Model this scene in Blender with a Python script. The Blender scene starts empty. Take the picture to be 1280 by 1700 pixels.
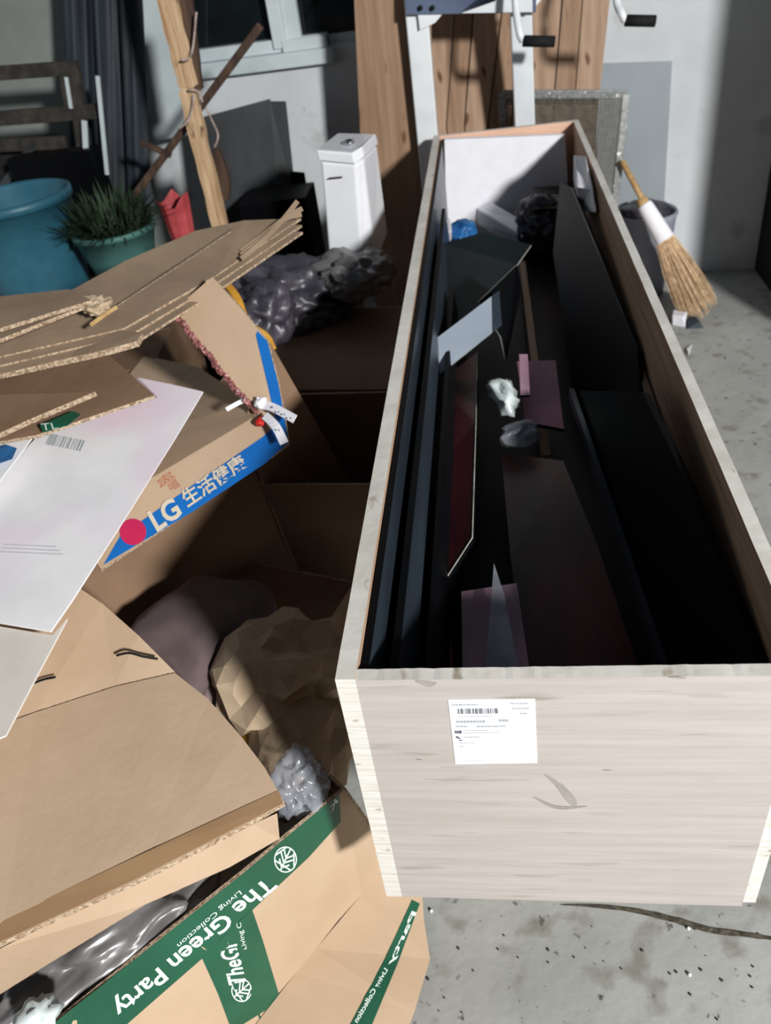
import bpy, bmesh, math, random
from mathutils import Vector, Matrix, Euler, noise
R_ = random.Random(7)
SC = bpy.context.scene
COL = SC.collection

# ------------------------------------------------------------ camera
CAM = Vector((0.21105, -0.63834, 1.61456))
ROT = Euler((0.92570, 0.12212, 0.09115), 'XYZ')
FPX = 1329.7
cd = bpy.data.cameras.new('camera'); cam = bpy.data.objects.new('camera', cd); COL.objects.link(cam)
cam.location = CAM; cam.rotation_euler = ROT
cd.sensor_fit = 'HORIZONTAL'; cd.sensor_width = 36; cd.lens = FPX/1280*36
cd.clip_start = .02
cd.dof.use_dof = True; cd.dof.focus_distance = 1.15; cd.dof.aperture_fstop = 7.0
SC.camera = cam
# ------------------------------------------------------------ world, lamps, exposure
w = bpy.data.worlds.new('world'); SC.world = w; w.use_nodes = True
w.node_tree.nodes['Background'].inputs[0].default_value = (.62, .78, 1, 1)
w.node_tree.nodes['Background'].inputs[1].default_value = .064
def lamp(name, loc, target, energy, size, col):
    l = bpy.data.lights.new(name, 'AREA'); l.shape = 'DISK'; l.size = size; l.energy = energy; l.color = col
    o = bpy.data.objects.new(name, l); COL.objects.link(o); o.location = loc
    o.rotation_euler = (Vector(target)-Vector(loc)).to_track_quat('-Z', 'Y').to_euler()
    return o
lamp('work_lamp', (3.9, -4.4, 3.55), (.2, 1.4, .6), 800, .6, (1, .99, .975))
SC.view_settings.view_transform = 'Standard'; SC.view_settings.look = 'None'
SC.view_settings.exposure = 0.0; SC.view_settings.gamma = 1
SC.view_settings.use_curve_mapping = False

# ------------------------------------------------------------ pixel -> point on a real plane
RM = ROT.to_matrix()
def ray(x, y): return RM @ Vector(((x-640)/FPX, -(y-850)/FPX, -1))
def Z(x, y, z):
    d = ray(x, y); return CAM + d*((z-CAM.z)/d.z)
def ZC(x, y, z):
    # a point inside the crate: never beyond its right or far wall
    p = Z(x, y, z); d = ray(x, y)
    if p.x > .528: p = CAM+d*((.528-CAM.x)/d.x)
    if p.y > 2.73: p = CAM+d*((2.73-CAM.y)/d.y)
    return p
def Y(x, y, Yv):
    d = ray(x, y); return CAM + d*((Yv-CAM.y)/d.y)
def PL(x, y, p0, n):
    d = ray(x, y); n = Vector(n); return CAM + d*((Vector(p0)-CAM).dot(n)/d.dot(n))
def ZL(l): return [Z(*q) for q in l]
def YL(l): return [Y(*q) for q in l]

# ------------------------------------------------------------ materials
def S(r, g, b):
    f = lambda c: (c/12.92 if c <= .04045 else ((c+.055)/1.055)**2.4)
    return tuple(f(v/255) for v in (r, g, b)) + (1,)
def mat(name, c1, c2=None, rough=.7, scale=(8, 8, 8), detail=4, bump=0, bscale=None, spec=.3, metal=0, trans=0, alpha=1, contrast=(.35, .65), spots=None, sheen=0, coord='Object'):
    m = bpy.data.materials.new(name); m.use_nodes = True
    nt = m.node_tree; N = nt.nodes; L = nt.links; b = N['Principled BSDF']
    b.inputs['Roughness'].default_value = rough; b.inputs['Specular IOR Level'].default_value = spec
    b.inputs['Metallic'].default_value = metal; b.inputs['Transmission Weight'].default_value = trans
    b.inputs['Alpha'].default_value = alpha
    if c2 is None: c2 = tuple(v*.86 for v in c1[:3])+(1,)
    tc = N.new('ShaderNodeTexCoord'); mp = N.new('ShaderNodeMapping'); mp.inputs['Scale'].default_value = scale
    L.new(tc.outputs[coord], mp.inputs[0])
    nz = N.new('ShaderNodeTexNoise'); nz.inputs['Scale'].default_value = 1; nz.inputs['Detail'].default_value = detail
    nz.inputs['Roughness'].default_value = .6
    L.new(mp.outputs[0], nz.inputs[0])
    cr = N.new('ShaderNodeValToRGB'); cr.color_ramp.elements[0].position = contrast[0]; cr.color_ramp.elements[1].position = contrast[1]
    cr.color_ramp.elements[0].color = c2; cr.color_ramp.elements[1].color = c1
    L.new(nz.outputs[0], cr.inputs[0]); out = cr.outputs[0]
    for (col, sc, lo, hi, det) in (spots or []):
        mp2 = N.new('ShaderNodeMapping'); mp2.inputs['Scale'].default_value = sc; mp2.inputs['Location'].default_value = (3.7*sc[0], 1.3, 5.1)
        L.new(tc.outputs[coord], mp2.inputs[0])
        n2 = N.new('ShaderNodeTexNoise'); n2.inputs['Scale'].default_value = 1; n2.inputs['Detail'].default_value = det
        L.new(mp2.outputs[0], n2.inputs[0])
        mr = N.new('ShaderNodeMapRange'); mr.inputs[1].default_value = lo; mr.inputs[2].default_value = hi
        L.new(n2.outputs[0], mr.inputs[0])
        mx = N.new('ShaderNodeMix'); mx.data_type = 'RGBA'
        L.new(mr.outputs[0], mx.inputs[0]); L.new(out, mx.inputs[6]); mx.inputs[7].default_value = col
        out = mx.outputs[2]
    L.new(out, b.inputs['Base Color'])
    if bump:
        bp = N.new('ShaderNodeBump'); bp.inputs['Strength'].default_value = bump; bp.inputs['Distance'].default_value = .01
        if bscale:
            mp3 = N.new('ShaderNodeMapping'); mp3.inputs['Scale'].default_value = bscale; L.new(tc.outputs[coord], mp3.inputs[0])
            n3 = N.new('ShaderNodeTexNoise'); n3.inputs['Scale'].default_value = 1; n3.inputs['Detail'].default_value = 5
            L.new(mp3.outputs[0], n3.inputs[0]); L.new(n3.outputs[0], bp.inputs['Height'])
        else: L.new(nz.outputs[0], bp.inputs['Height'])
        L.new(bp.outputs[0], b.inputs['Normal'])
    return m
M = {}
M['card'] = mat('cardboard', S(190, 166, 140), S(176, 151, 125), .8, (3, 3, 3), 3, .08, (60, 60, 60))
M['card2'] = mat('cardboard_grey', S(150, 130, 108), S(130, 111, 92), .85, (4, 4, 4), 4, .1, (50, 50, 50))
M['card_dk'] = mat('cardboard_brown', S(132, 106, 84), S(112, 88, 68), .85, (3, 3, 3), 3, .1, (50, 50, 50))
M['card_edge'] = mat('cardboard_edge', S(198, 178, 152), S(126, 102, 80), .9, (160, 160, 160), 2, .3)
M['tape_tan'] = mat('brown_parcel_tape', S(168, 136, 102), S(154, 122, 88), .3, (6, 6, 6), 2, spec=.5)
M['ply_front'] = mat('plywood_grain_across', S(182, 175, 171), S(171, 163, 157), .75, (3, 20, 60), 5, .15, spots=[(S(166, 161, 152), (2.5, 4, 7), .56, .8, 3), (S(152, 145, 137), (7, 9, 60), .64, .78, 2)])
M['ply_side'] = mat('plywood_grain_along', S(186, 156, 130), S(162, 130, 104), .7, (60, 3, 60), 5, .15)
M['ply_edge'] = mat('plywood_edge', S(222, 219, 212), S(200, 196, 187), .8, (8, 8, 120), 4, .3, spots=[(S(150, 140, 122), (30, 14, 60), .66, .76, 3)])
M['ply_end'] = mat('plywood_warm', S(222, 184, 160), S(206, 166, 142), .7, (4, 20, 60), 4, .1)
M['pine'] = mat('pine_board', S(162, 132, 107), S(134, 106, 84), .65, (26, 10, 1.6), 4, .15, spots=[(S(110, 72, 46), (16, 10, 7), .70, .76, 1)])
M['pine2'] = mat('pine_board_pale', S(178, 150, 126), S(150, 121, 98), .65, (30, 10, 1.4), 4, .15, spots=[(S(100, 66, 44), (15, 10, 8), .71, .76, 1)])
M['splinter'] = mat('split_timber', S(212, 184, 148), S(158, 124, 90), .8, (60, 60, 4), 5, .5, spots=[(S(80, 56, 40), (30, 30, 10), .62, .7, 3)])
M['dark_wood'] = mat('dark_wood', S(86, 66, 52), S(52, 40, 34), .7, (30, 30, 5), 4, .3)
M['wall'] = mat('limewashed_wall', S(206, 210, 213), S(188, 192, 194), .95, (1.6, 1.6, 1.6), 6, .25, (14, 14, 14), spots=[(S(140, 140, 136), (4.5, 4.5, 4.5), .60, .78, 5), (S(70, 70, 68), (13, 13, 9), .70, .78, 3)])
M['floor'] = mat('worn_concrete', S(172, 173, 169), S(150, 151, 147), .85, (3, 3, 3), 7, .2, (30, 30, 30), spots=[(S(132, 130, 122), (13, 13, 13), .56, .70, 6), (S(84, 80, 72), (42, 42, 42), .66, .75, 3)])
M['dirt'] = mat('dirt_in_crack', S(96, 90, 78), S(60, 56, 48), 1, (60, 60, 60), 4, .6)
M['white_pl'] = mat('white_plastic', S(226, 230, 234), S(214, 218, 222), .35, (4, 4, 4), 2, spec=.5)
M['porcelain'] = mat('white_ceramic', S(236, 238, 242), S(226, 228, 234), .15, (4, 4, 4), 2, spec=.6)
M['foam'] = mat('white_foam', S(240, 240, 246), S(233, 233, 239), .9, (12, 12, 12), 3, .06)
M['paper'] = mat('white_paper', S(240, 239, 240), S(226, 225, 227), .75, (5, 5, 5), 3, .12, (9, 9, 9), spots=[(S(232, 214, 226), (3, 3, 3), .5, .7, 2)])
M['white_paint'] = mat('white_enamel_paint', S(226, 230, 232), S(206, 212, 216), .35, (5, 5, 5), 2, spec=.5)
M['frame_blue'] = mat('blue_grey_enamel', S(92, 104, 128), S(78, 88, 112), .4, (5, 5, 5), 2)
M['black_foam'] = mat('black_foam_grip', S(22, 22, 24), S(14, 14, 16), .8, (80, 80, 80), 3, .3)
M['blk'] = mat('black_lacquer', S(11, 12, 15), S(6, 7, 9), .45, (2, 2, 2), 2, spec=.07)
M['blk_blue'] = mat('dark_slate_film', S(48, 58, 68), S(34, 42, 50), .35, (3, 2, 6), 2, spec=.5)
M['blk_green'] = mat('dark_green_black', S(20, 30, 32), S(14, 20, 22), .5, (3, 3, 3), 2)
M['grey_panel'] = mat('pale_slate_panel', S(142, 152, 164), S(130, 140, 152), .4, (3, 3, 3), 2, spec=.5)
M['pale_edge'] = mat('pale_panel_edge', S(168, 168, 158), S(130, 132, 124), .5, (30, 30, 30), 2)
M['maroon'] = mat('maroon_film', S(66, 24, 32), S(34, 12, 18), .3, (6, 2, 8), 3, spec=.5)
M['maroon_dk'] = mat('dark_maroon_film', S(92, 24, 24), S(34, 10, 12), .35, (8, 3, 8), 3, spec=.4)
M['pink'] = mat('pink_film', S(176, 110, 136), S(140, 84, 108), .4, (6, 4, 8), 2)
M['pink_pale'] = mat('pale_mauve_film', S(180, 142, 160), S(140, 108, 124), .4, (6, 4, 8), 2)
M['red_film'] = mat('red_film', S(120, 22, 36), S(80, 14, 24), .4, (8, 3, 8), 2)
M['bag_white'] = mat('milky_plastic_bag', S(220, 230, 228), S(190, 202, 202), .35, (12, 12, 12), 3, .2, spec=.6)
M['bag_clear'] = mat('clear_plastic_wrap', S(200, 206, 214), S(150, 156, 166), .2, (12, 12, 12), 3, .2, spec=.8, alpha=.42)
M['bag_grey'] = mat('grey_plastic_sheet', S(120, 118, 118), S(82, 80, 80), .34, (7, 7, 7), 4, .3, spec=.8)
M['bag_dark'] = mat('dark_plastic_bag', S(72, 68, 78), S(44, 42, 50), .45, (7, 7, 7), 4, .3, spec=.8)
M['cloth'] = mat('mauve_brown_cloth', S(112, 98, 98), S(84, 70, 70), .9, (5, 5, 5), 3, .2)
M['kraft'] = mat('crumpled_kraft_paper', S(190, 170, 144), S(168, 148, 123), .85, (8, 8, 8), 4, .2)
M['yellow'] = mat('yellow_plastic', S(206, 154, 62), S(176, 124, 44), .5, (10, 10, 10), 3, .2)
M['blue_bag'] = mat('blue_plastic_bag', S(40, 110, 170), S(26, 76, 130), .4, (14, 14, 14), 3, .2)
M['blue'] = mat('blue_print', S(22, 110, 190), S(18, 98, 174), .5, (5, 5, 5), 2)
M['red'] = mat('red_print', S(196, 40, 84), S(170, 34, 90), .5, (8, 8, 8), 2)
M['red_tape'] = mat('red_ribbon', S(206, 48, 40), S(170, 30, 30), .4, (30, 30, 30), 2)
M['rose_tinsel'] = mat('rose_tinsel_tape', S(170, 110, 108), S(92, 48, 48), .3, (140, 140, 140), 2, .5, spec=.8)
M['faint_red'] = mat('faint_red_print', S(196, 128, 100), S(186, 120, 92), .7, (8, 8, 8), 2)
M['cream_print'] = mat('cream_print', S(214, 204, 184), S(204, 194, 172), .7, (8, 8, 8), 2)
M['green'] = mat('dark_green_tape', S(28, 88, 64), S(22, 76, 54), .35, (7, 7, 7), 2, spec=.5)
M['white_print'] = mat('white_print', S(222, 232, 226), S(206, 220, 212), .5, (8, 8, 8), 2)
M['ink'] = mat('grey_ink', S(96, 102, 110), S(70, 76, 84), .8, (100, 100, 100), 2)
M['ink_pale'] = mat('pale_ink', S(166, 172, 178), S(150, 156, 162), .8, (100, 100, 100), 2)
M['bucket'] = mat('turquoise_plastic', S(54, 106, 124), S(38, 84, 102), .45, (4, 4, 4), 3, spec=.4)  # plastic darkened, dimness of the back-left corner put into the colour
M['pot'] = mat('teal_glazed_pot', S(72, 112, 106), S(50, 86, 82), .5, (6, 6, 6), 3)
M['leaf'] = mat('green_leaves', S(44, 64, 40), S(24, 38, 24), .7, (20, 20, 20), 3)  # greens lowered to paint in the dim light at back left
M['red_pot'] = mat('faded_red_plastic', S(186, 78, 82), S(150, 54, 58), .6, (8, 8, 8), 3)
M['tarp'] = mat('dark_navy_tarpaulin', S(44, 52, 60), S(24, 30, 36), .6, (4, 4, 1), 3, .2)
M['dark_board'] = mat('dark_grey_board', S(62, 64, 66), S(44, 46, 48), .6, (4, 4, 1), 3, .1)
M['iron'] = mat('rusty_dark_iron', S(64, 58, 52), S(40, 38, 36), .7, (20, 20, 20), 4, .3)
M['galv'] = mat('galvanised_steel', S(150, 152, 150), S(112, 116, 116), .4, (60, 60, 60), 3, metal=.4, spots=[(S(220, 222, 222), (40, 40, 40), .68, .74, 2)])
M['wire'] = mat('dull_wire', S(124, 118, 108), S(100, 96, 88), .6, (40, 40, 40), 2, metal=.3)
M['board_grey'] = mat('pale_grey_board', S(152, 160, 165), S(144, 152, 157), .8, (3, 3, 3), 2)
M['straw'] = mat('straw_bristle', S(224, 196, 160), S(178, 146, 110), .85, (50, 50, 50), 3)
M['cane'] = mat('bamboo_cane', S(196, 164, 114), S(160, 128, 84), .5, (20, 20, 20), 3)
M['tub'] = mat('slate_grey_plastic', S(150, 155, 168), S(132, 137, 150), .6, (5, 5, 5), 2)
M['rope'] = mat('grey_pink_string', S(190, 172, 166), S(140, 122, 116), .9, (60, 60, 60), 2)
M['soil'] = mat('dark_soil', S(50, 40, 32), S(34, 28, 22), 1, (40, 40, 40), 4, .5)
M['chrome'] = mat('chrome', S(200, 200, 205), S(190, 190, 196), .12, metal=1)
M['black_gap'] = mat('dark_room_board', S(30, 30, 32), S(22, 22, 24), .9)
M['wall_dim'] = mat('wall_painted_shade', S(132, 138, 134), S(112, 117, 113), .95, (2, 2, 2), 5, .2)  # darker wall colour, shade of the back-left corner painted in
M['sheet_grey'] = mat('grey_backing_paper', S(216, 210, 202), S(206, 200, 191), .8)
M['upvc'] = mat('white_window_plastic', S(196, 206, 208), S(176, 188, 190), .5, (4, 4, 4), 3)
def glass(name):
    m = mat(name, S(20, 26, 28), S(14, 18, 20), .06, spec=.5); return m
M['glass'] = glass('dark_window_glass')

# ------------------------------------------------------------ object helpers
TOPS = []
def link(name, me, parent=None, kind=None):
    o = bpy.data.objects.new(name, me); COL.objects.link(o)
    if parent: o.parent = parent
    if kind: o['kind'] = kind
    return o
def from_bm(name, bm, mats, parent=None, smooth=False, kind=None):
    bmesh.ops.recalc_face_normals(bm, faces=bm.faces)
    me = bpy.data.meshes.new(name); bm.to_mesh(me); bm.free()
    for m in (mats if isinstance(mats, (list, tuple)) else [mats]): me.materials.append(M[m])
    if smooth:
        me.polygons.foreach_set('use_smooth', [True]*len(me.polygons))
    return link(name, me, parent, kind)
def thing(name, label, cat, group=None):
    o = bpy.data.objects.new(name, None); COL.objects.link(o); o.empty_display_size = .05
    o['label'] = label; o['category'] = cat
    if group: o['group'] = group
    TOPS.append(o); return o
def tag(o, label, cat, group=None, kind=None):
    o['label'] = label; o['category'] = cat
    if group: o['group'] = group
    if kind: o['kind'] = kind
    TOPS.append(o); return o
def struct(o): o['kind'] = 'structure'; TOPS.append(o); return o
def lab(o, label): o['label'] = label; return o

def polynormal(pts):
    n = Vector()
    for i, a in enumerate(pts):
        b = pts[(i+1) % len(pts)]
        n += Vector(((a.y-b.y)*(a.z+b.z), (a.z-b.z)*(a.x+b.x), (a.x-b.x)*(a.y+b.y)))
    return n.normalized()
def face_cam(n, c): return n if n.dot(CAM-c) > 0 else -n
def on_plane(p0, p1, p2):
    n = (p1-p0).cross(p2-p0)
    return lambda x, y, l=.001: PL(x, y, p0, n)+face_cam(n.normalized(), p0)*l
def sheet_bm(bm, pts, th, side=1):
    """flat sheet: the outline faces the viewer's side, thickness goes behind"""
    c = sum(pts, Vector())/len(pts); n = face_cam(polynormal(pts), c)
    a = [bm.verts.new(p) for p in pts]; b = [bm.verts.new(p-n*th) for p in pts]
    f = [bm.faces.new(a), bm.faces.new(list(reversed(b)))]
    bmesh.ops.triangulate(bm, faces=f)
    for i in range(len(pts)):
        j = (i+1) % len(pts)
        g = bm.faces.new((a[i], b[i], b[j], a[j])); g.material_index = side
def sheet(name, pts, th, m, edge=None, parent=None):
    bm = bmesh.new(); sheet_bm(bm, [Vector(p) for p in pts], th)
    return from_bm(name, bm, [m, edge or m], parent)
def patch_bm(bm, c4, th, nu=12, nv=12, amp=0, freq=6, seed=0, curl=None, ragged=0):
    """bilinear sheet c4 = (a,b,c,d) around; warped by noise, with thickness"""
    a, b, c, d = [Vector(p) for p in c4]
    n = face_cam(polynormal([a, b, c, d]), (a+b+c+d)/4)
    G = []; H = []
    for j in range(nv+1):
        r = []; s = []
        for i in range(nu+1):
            u = i/nu; v = j/nv
            uu = u; vv = v
            if ragged:
                if i in (0, nu): uu += (R_.random()-.5)*ragged
                if j in (0, nv): vv += (R_.random()-.5)*ragged
            p = (a*(1-uu)+b*uu)*(1-vv)+(d*(1-uu)+c*uu)*vv
            h = amp*noise.noise(p*freq+Vector((seed*7.3, seed*1.7, 0)))
            if curl: h += curl(u, v)
            p = p+n*h
            r.append(bm.verts.new(p)); s.append(bm.verts.new(p-n*th))
        G.append(r); H.append(s)
    for j in range(nv):
        for i in range(nu):
            bm.faces.new((G[j][i], G[j][i+1], G[j+1][i+1], G[j+1][i]))
            bm.faces.new((H[j][i], H[j+1][i], H[j+1][i+1], H[j][i+1]))
    def rim(A, B):
        for i in range(len(A)-1):
            f = bm.faces.new((A[i], B[i], B[i+1], A[i+1])); f.material_index = 1
    rim(G[0], H[0]); rim(G[-1], H[-1]); rim([g[0] for g in G], [h[0] for h in H]); rim([g[-1] for g in G], [h[-1] for h in H])
def patch(name, c4, th, m, edge=None, parent=None, smooth=False, **k):
    bm = bmesh.new(); patch_bm(bm, c4, th, **k); return from_bm(name, bm, [m, edge or m], parent, smooth)
def box_bm(bm, lo, hi, mi=0):
    vs = [bm.verts.new((x, y, z)) for x in (lo[0], hi[0]) for y in (lo[1], hi[1]) for z in (lo[2], hi[2])]
    for q in ((0, 1, 3, 2), (4, 6, 7, 5), (0, 4, 5, 1), (2, 3, 7, 6), (0, 2, 6, 4), (1, 5, 7, 3)):
        f = bm.faces.new([vs[i] for i in q]); f.material_index = mi
def box(name, lo, hi, m, parent=None, bevel=0):
    bm = bmesh.new(); box_bm(bm, lo, hi)
    if bevel: bmesh.ops.bevel(bm, geom=list(bm.edges), offset=bevel, segments=2, affect='EDGES', profile=.6)
    return from_bm(name, bm, m, parent)
def hexa(name, base, top, m, parent=None, bevel=0):
    """solid between two quads"""
    bm = bmesh.new(); a = [bm.verts.new(p) for p in base]; b = [bm.verts.new(p) for p in top]
    bm.faces.new(a); bm.faces.new(b)
    for i in range(4): bm.faces.new((a[i], a[(i+1) % 4], b[(i+1) % 4], b[i]))
    if bevel: bmesh.ops.bevel(bm, geom=list(bm.edges), offset=bevel, segments=3, affect='EDGES', profile=.5)
    return from_bm(name, bm, m, parent)
def tube_bm(bm, pts, rad, seg=10, squash=1, cap=True):
    pts = [Vector(p) for p in pts]; rings = []
    rr = rad if isinstance(rad, (list, tuple)) else [rad]*len(pts)
    up = Vector((0, 0, 1))
    for i, p in enumerate(pts):
        t = (pts[min(i+1, len(pts)-1)]-pts[max(i-1, 0)]).normalized()
        if abs(t.dot(up)) > .95: up = Vector((0, 1, 0))
        s = t.cross(up).normalized(); v = s.cross(t)
        rings.append([bm.verts.new(p+s*math.cos(2*math.pi*k/seg)*rr[i]+v*math.sin(2*math.pi*k/seg)*rr[i]*squash) for k in range(seg)])
    for a, b in zip(rings, rings[1:]):
        for k in range(seg): bm.faces.new((a[k], a[(k+1) % seg], b[(k+1) % seg], b[k]))
    if cap: bm.faces.new(rings[0]); bm.faces.new(rings[-1])
def tube(name, pts, rad, m, parent=None, seg=10, squash=1):
    bm = bmesh.new(); tube_bm(bm, pts, rad, seg, squash); return from_bm(name, bm, m, parent, True)
def smooth_path(pts, n=6):
    pts = [Vector(p) for p in pts]; out = []
    for i in range(len(pts)-1):
        p0 = pts[max(i-1, 0)]; p1 = pts[i]; p2 = pts[i+1]; p3 = pts[min(i+2, len(pts)-1)]
        for k in range(n):
            t = k/n
            out.append(.5*((2*p1)+(p2-p0)*t+(2*p0-5*p1+4*p2-p3)*t*t+(3*p1-p0-3*p2+p3)*t**3))
    out.append(pts[-1]); return out
def bar(name, a, b, wx, wy, m, parent=None, bevel=0, up=(0, 0, 1)):
    a = Vector(a); b = Vector(b); t = (b-a).normalized(); u = Vector(up)
    s = t.cross(u).normalized(); v = s.cross(t)
    q = lambda p: [p+s*wx/2+v*wy/2, p-s*wx/2+v*wy/2, p-s*wx/2-v*wy/2, p+s*wx/2-v*wy/2]
    return hexa(name, q(a), q(b), m, parent, bevel)
def lathe(name, prof, c, m, parent=None, seg=40, tilt=None):
    bm = bmesh.new(); rings = []
    for r, z in prof:
        rings.append([bm.verts.new((r*math.cos(2*math.pi*k/seg), r*math.sin(2*math.pi*k/seg), z)) for k in range(seg)])
    for a, b in zip(rings, rings[1:]):
        for k in range(seg): bm.faces.new((a[k], a[(k+1) % seg], b[(k+1) % seg], b[k]))
    bm.faces.new(rings[0])
    if tilt: bm.transform(tilt)
    bm.transform(Matrix.Translation(Vector(c)))
    return from_bm(name, bm, m, parent, True)
def crumple(name, c, rad, m, parent=None, seed=1, amp=.25, sub=4, freq=2.2, rot=0, smooth=True, floor=None):
    """creased bag or paper: faceted folds from ridged cell noise"""
    bm = bmesh.new(); bmesh.ops.create_icosphere(bm, subdivisions=sub, radius=1)
    off = Vector((seed*3.1, seed*5.7, seed*1.9)); r = Matrix.Rotation(rot, 3, 'Z')
    for v in bm.verts:
        p = v.co.copy(); s = noise.noise(p*freq+off); s2 = noise.noise(p*freq*2.3+off*2)
        rid = 1-2*abs(s); rid2 = 1-2*abs(s2)
        k = 1+amp*(rid-.5)+amp*.22*(rid2-.5)+amp*.8*noise.noise(p*.9+off)
        q = Vector((p.x*rad[0], p.y*rad[1], p.z*rad[2]))*k
        v.co = r@q+Vector(c)
        if floor is not None and v.co.z < floor: v.co.z = floor+abs(s)*.004
    return from_bm(name, bm, m, parent, smooth)
def quad_map(q, u, v):
    a, b, c, d = q; return (a*(1-u)+b*u)*(1-v)+(d*(1-u)+c*u)*v
def text(name, body, q, m, parent, lift=.0012, ext=0, bold=0):
    """lettering mapped on quad q = (bottom-left, bottom-right, top-right, top-left) of the writing"""
    q = [Vector(p) for p in q]
    cu = bpy.data.curves.new('t', 'FONT'); cu.body = body; cu.size = 1; cu.resolution_u = 3; cu.offset = bold
    ob = bpy.data.objects.new('t', cu); COL.objects.link(ob)
    dg = bpy.context.evaluated_depsgraph_get(); me = bpy.data.meshes.new_from_object(ob.evaluated_get(dg))
    bpy.data.objects.remove(ob)
    xs = [v.co.x for v in me.vertices]; ys = [v.co.y for v in me.vertices]
    x0, x1, y0, y1 = min(xs), max(xs), min(ys), max(ys)
    n = face_cam(polynormal(q), sum(q, Vector())/4)
    for v in me.vertices:
        v.co = quad_map(q, (v.co.x-x0)/(x1-x0), (v.co.y-y0)/(y1-y0))+n*lift
    me.materials.clear(); me.materials.append(M[m])
    o = link(name, me, parent); return o
def marks(name, q, rects, m, parent, lift=.001):
    q = [Vector(p) for p in q]; n = face_cam(polynormal(q), sum(q, Vector())/4); bm = bmesh.new()
    for (u0, v0, u1, v1) in rects:
        bm.faces.new([bm.verts.new(quad_map(q, *p)+n*lift) for p in ((u0, v0), (u1, v0), (u1, v1), (u0, v1))])
    return from_bm(name, bm, m, parent)
def strip(name, pts_a, pts_b, m, parent, lift=.001, th=.0004):
    """thin tape between two edges lines"""
    bm = bmesh.new(); pa = [Vector(p) for p in pts_a]; pb = [Vector(p) for p in pts_b]
    n = face_cam(polynormal([pa[0], pa[-1], pb[-1], pb[0]]), pa[0])
    A = [bm.verts.new(p+n*lift) for p in pa]; B = [bm.verts.new(p+n*lift) for p in pb]
    for i in range(len(A)-1): bm.faces.new((A[i], A[i+1], B[i+1], B[i]))
    return from_bm(name, bm, m, parent)

# ============================================================ THE ROOM
WY = 3.35
bm = bmesh.new(); patch_bm(bm, [(-4, -3.5, 0), (4.2, -3.5, 0), (4.2, WY+.1, 0), (-4, WY+.1, 0)], .08, 40, 40, amp=0.0)
floor = struct(from_bm('floor', bm, ['floor', 'floor']))
# back wall with a window opening (x -1.06..-0.42, z 1.17..2.3)
def wallp(name, lo, hi): return box(name, lo, hi, 'wall')
WX0, WX1, WZ0, WZ1 = -1.13, -0.16, 1.175, 2.35
bm = bmesh.new()
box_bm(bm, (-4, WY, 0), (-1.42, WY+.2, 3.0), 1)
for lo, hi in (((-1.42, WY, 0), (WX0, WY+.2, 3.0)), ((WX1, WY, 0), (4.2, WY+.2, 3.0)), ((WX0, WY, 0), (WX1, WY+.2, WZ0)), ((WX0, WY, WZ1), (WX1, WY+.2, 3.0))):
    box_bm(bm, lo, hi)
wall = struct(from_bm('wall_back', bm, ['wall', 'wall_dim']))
bm = bmesh.new(); box_bm(bm, (-4.2, -3.5, 0), (-4, WY+.2, 3.0)); struct(from_bm('wall_left', bm, 'wall'))
# window
win = bpy.data.objects.new('window_1', None); COL.objects.link(win); struct(win)
yw = WY-.01
def frame_bar(name, pts, th=.05, m='upvc'): return sheet(name, pts, th, m, m, win)
# panes
frame_bar('glass_pane', [Vector((WX0, WY+.06, WZ0)), Vector((WX1, WY+.06, WZ0)), Vector((WX1, WY+.06, WZ1)), Vector((WX0, WY+.06, WZ1))], .004, 'glass')
box('bottom_rail', (WX0, WY-.01, WZ0-.005), (-.46, WY+.05, WZ0+.045), 'upvc', win, .004)
box('bottom_rail', (-.46, WY+.03, WZ0-.005), (WX1, WY+.05, WZ0+.035), 'upvc', win)
box('left_jamb', (WX0, WY-.01, WZ0), (WX0+.045, WY+.05, WZ1), 'upvc', win, .004)
box('mullion', (-.70, WY-.025, WZ0+.01), (-.642, WY+.045, WZ1), 'upvc', win, .004)
box('sash_stile', (-.642, WY-.005, WZ0+.04), (-.575, WY+.04, WZ1), 'upvc', win, .003)
box('sash_rail', (-.66, WY-.03, WZ0-.005), (-.46, WY+.03, WZ0+.04), 'upvc', win, .003)
box('right_jamb', (WX1-.045, WY-.01, WZ0), (WX1, WY+.05, WZ1), 'upvc', win, .004)
box('top_rail', (WX0, WY-.01, WZ1-.045), (WX1, WY+.05, WZ1), 'upvc', win, .004)
box('window_sill', (WX0-.02, WY-.055, WZ0-.065), (-.44, WY+.03, WZ0-.005), 'upvc', win, .005)

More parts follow.
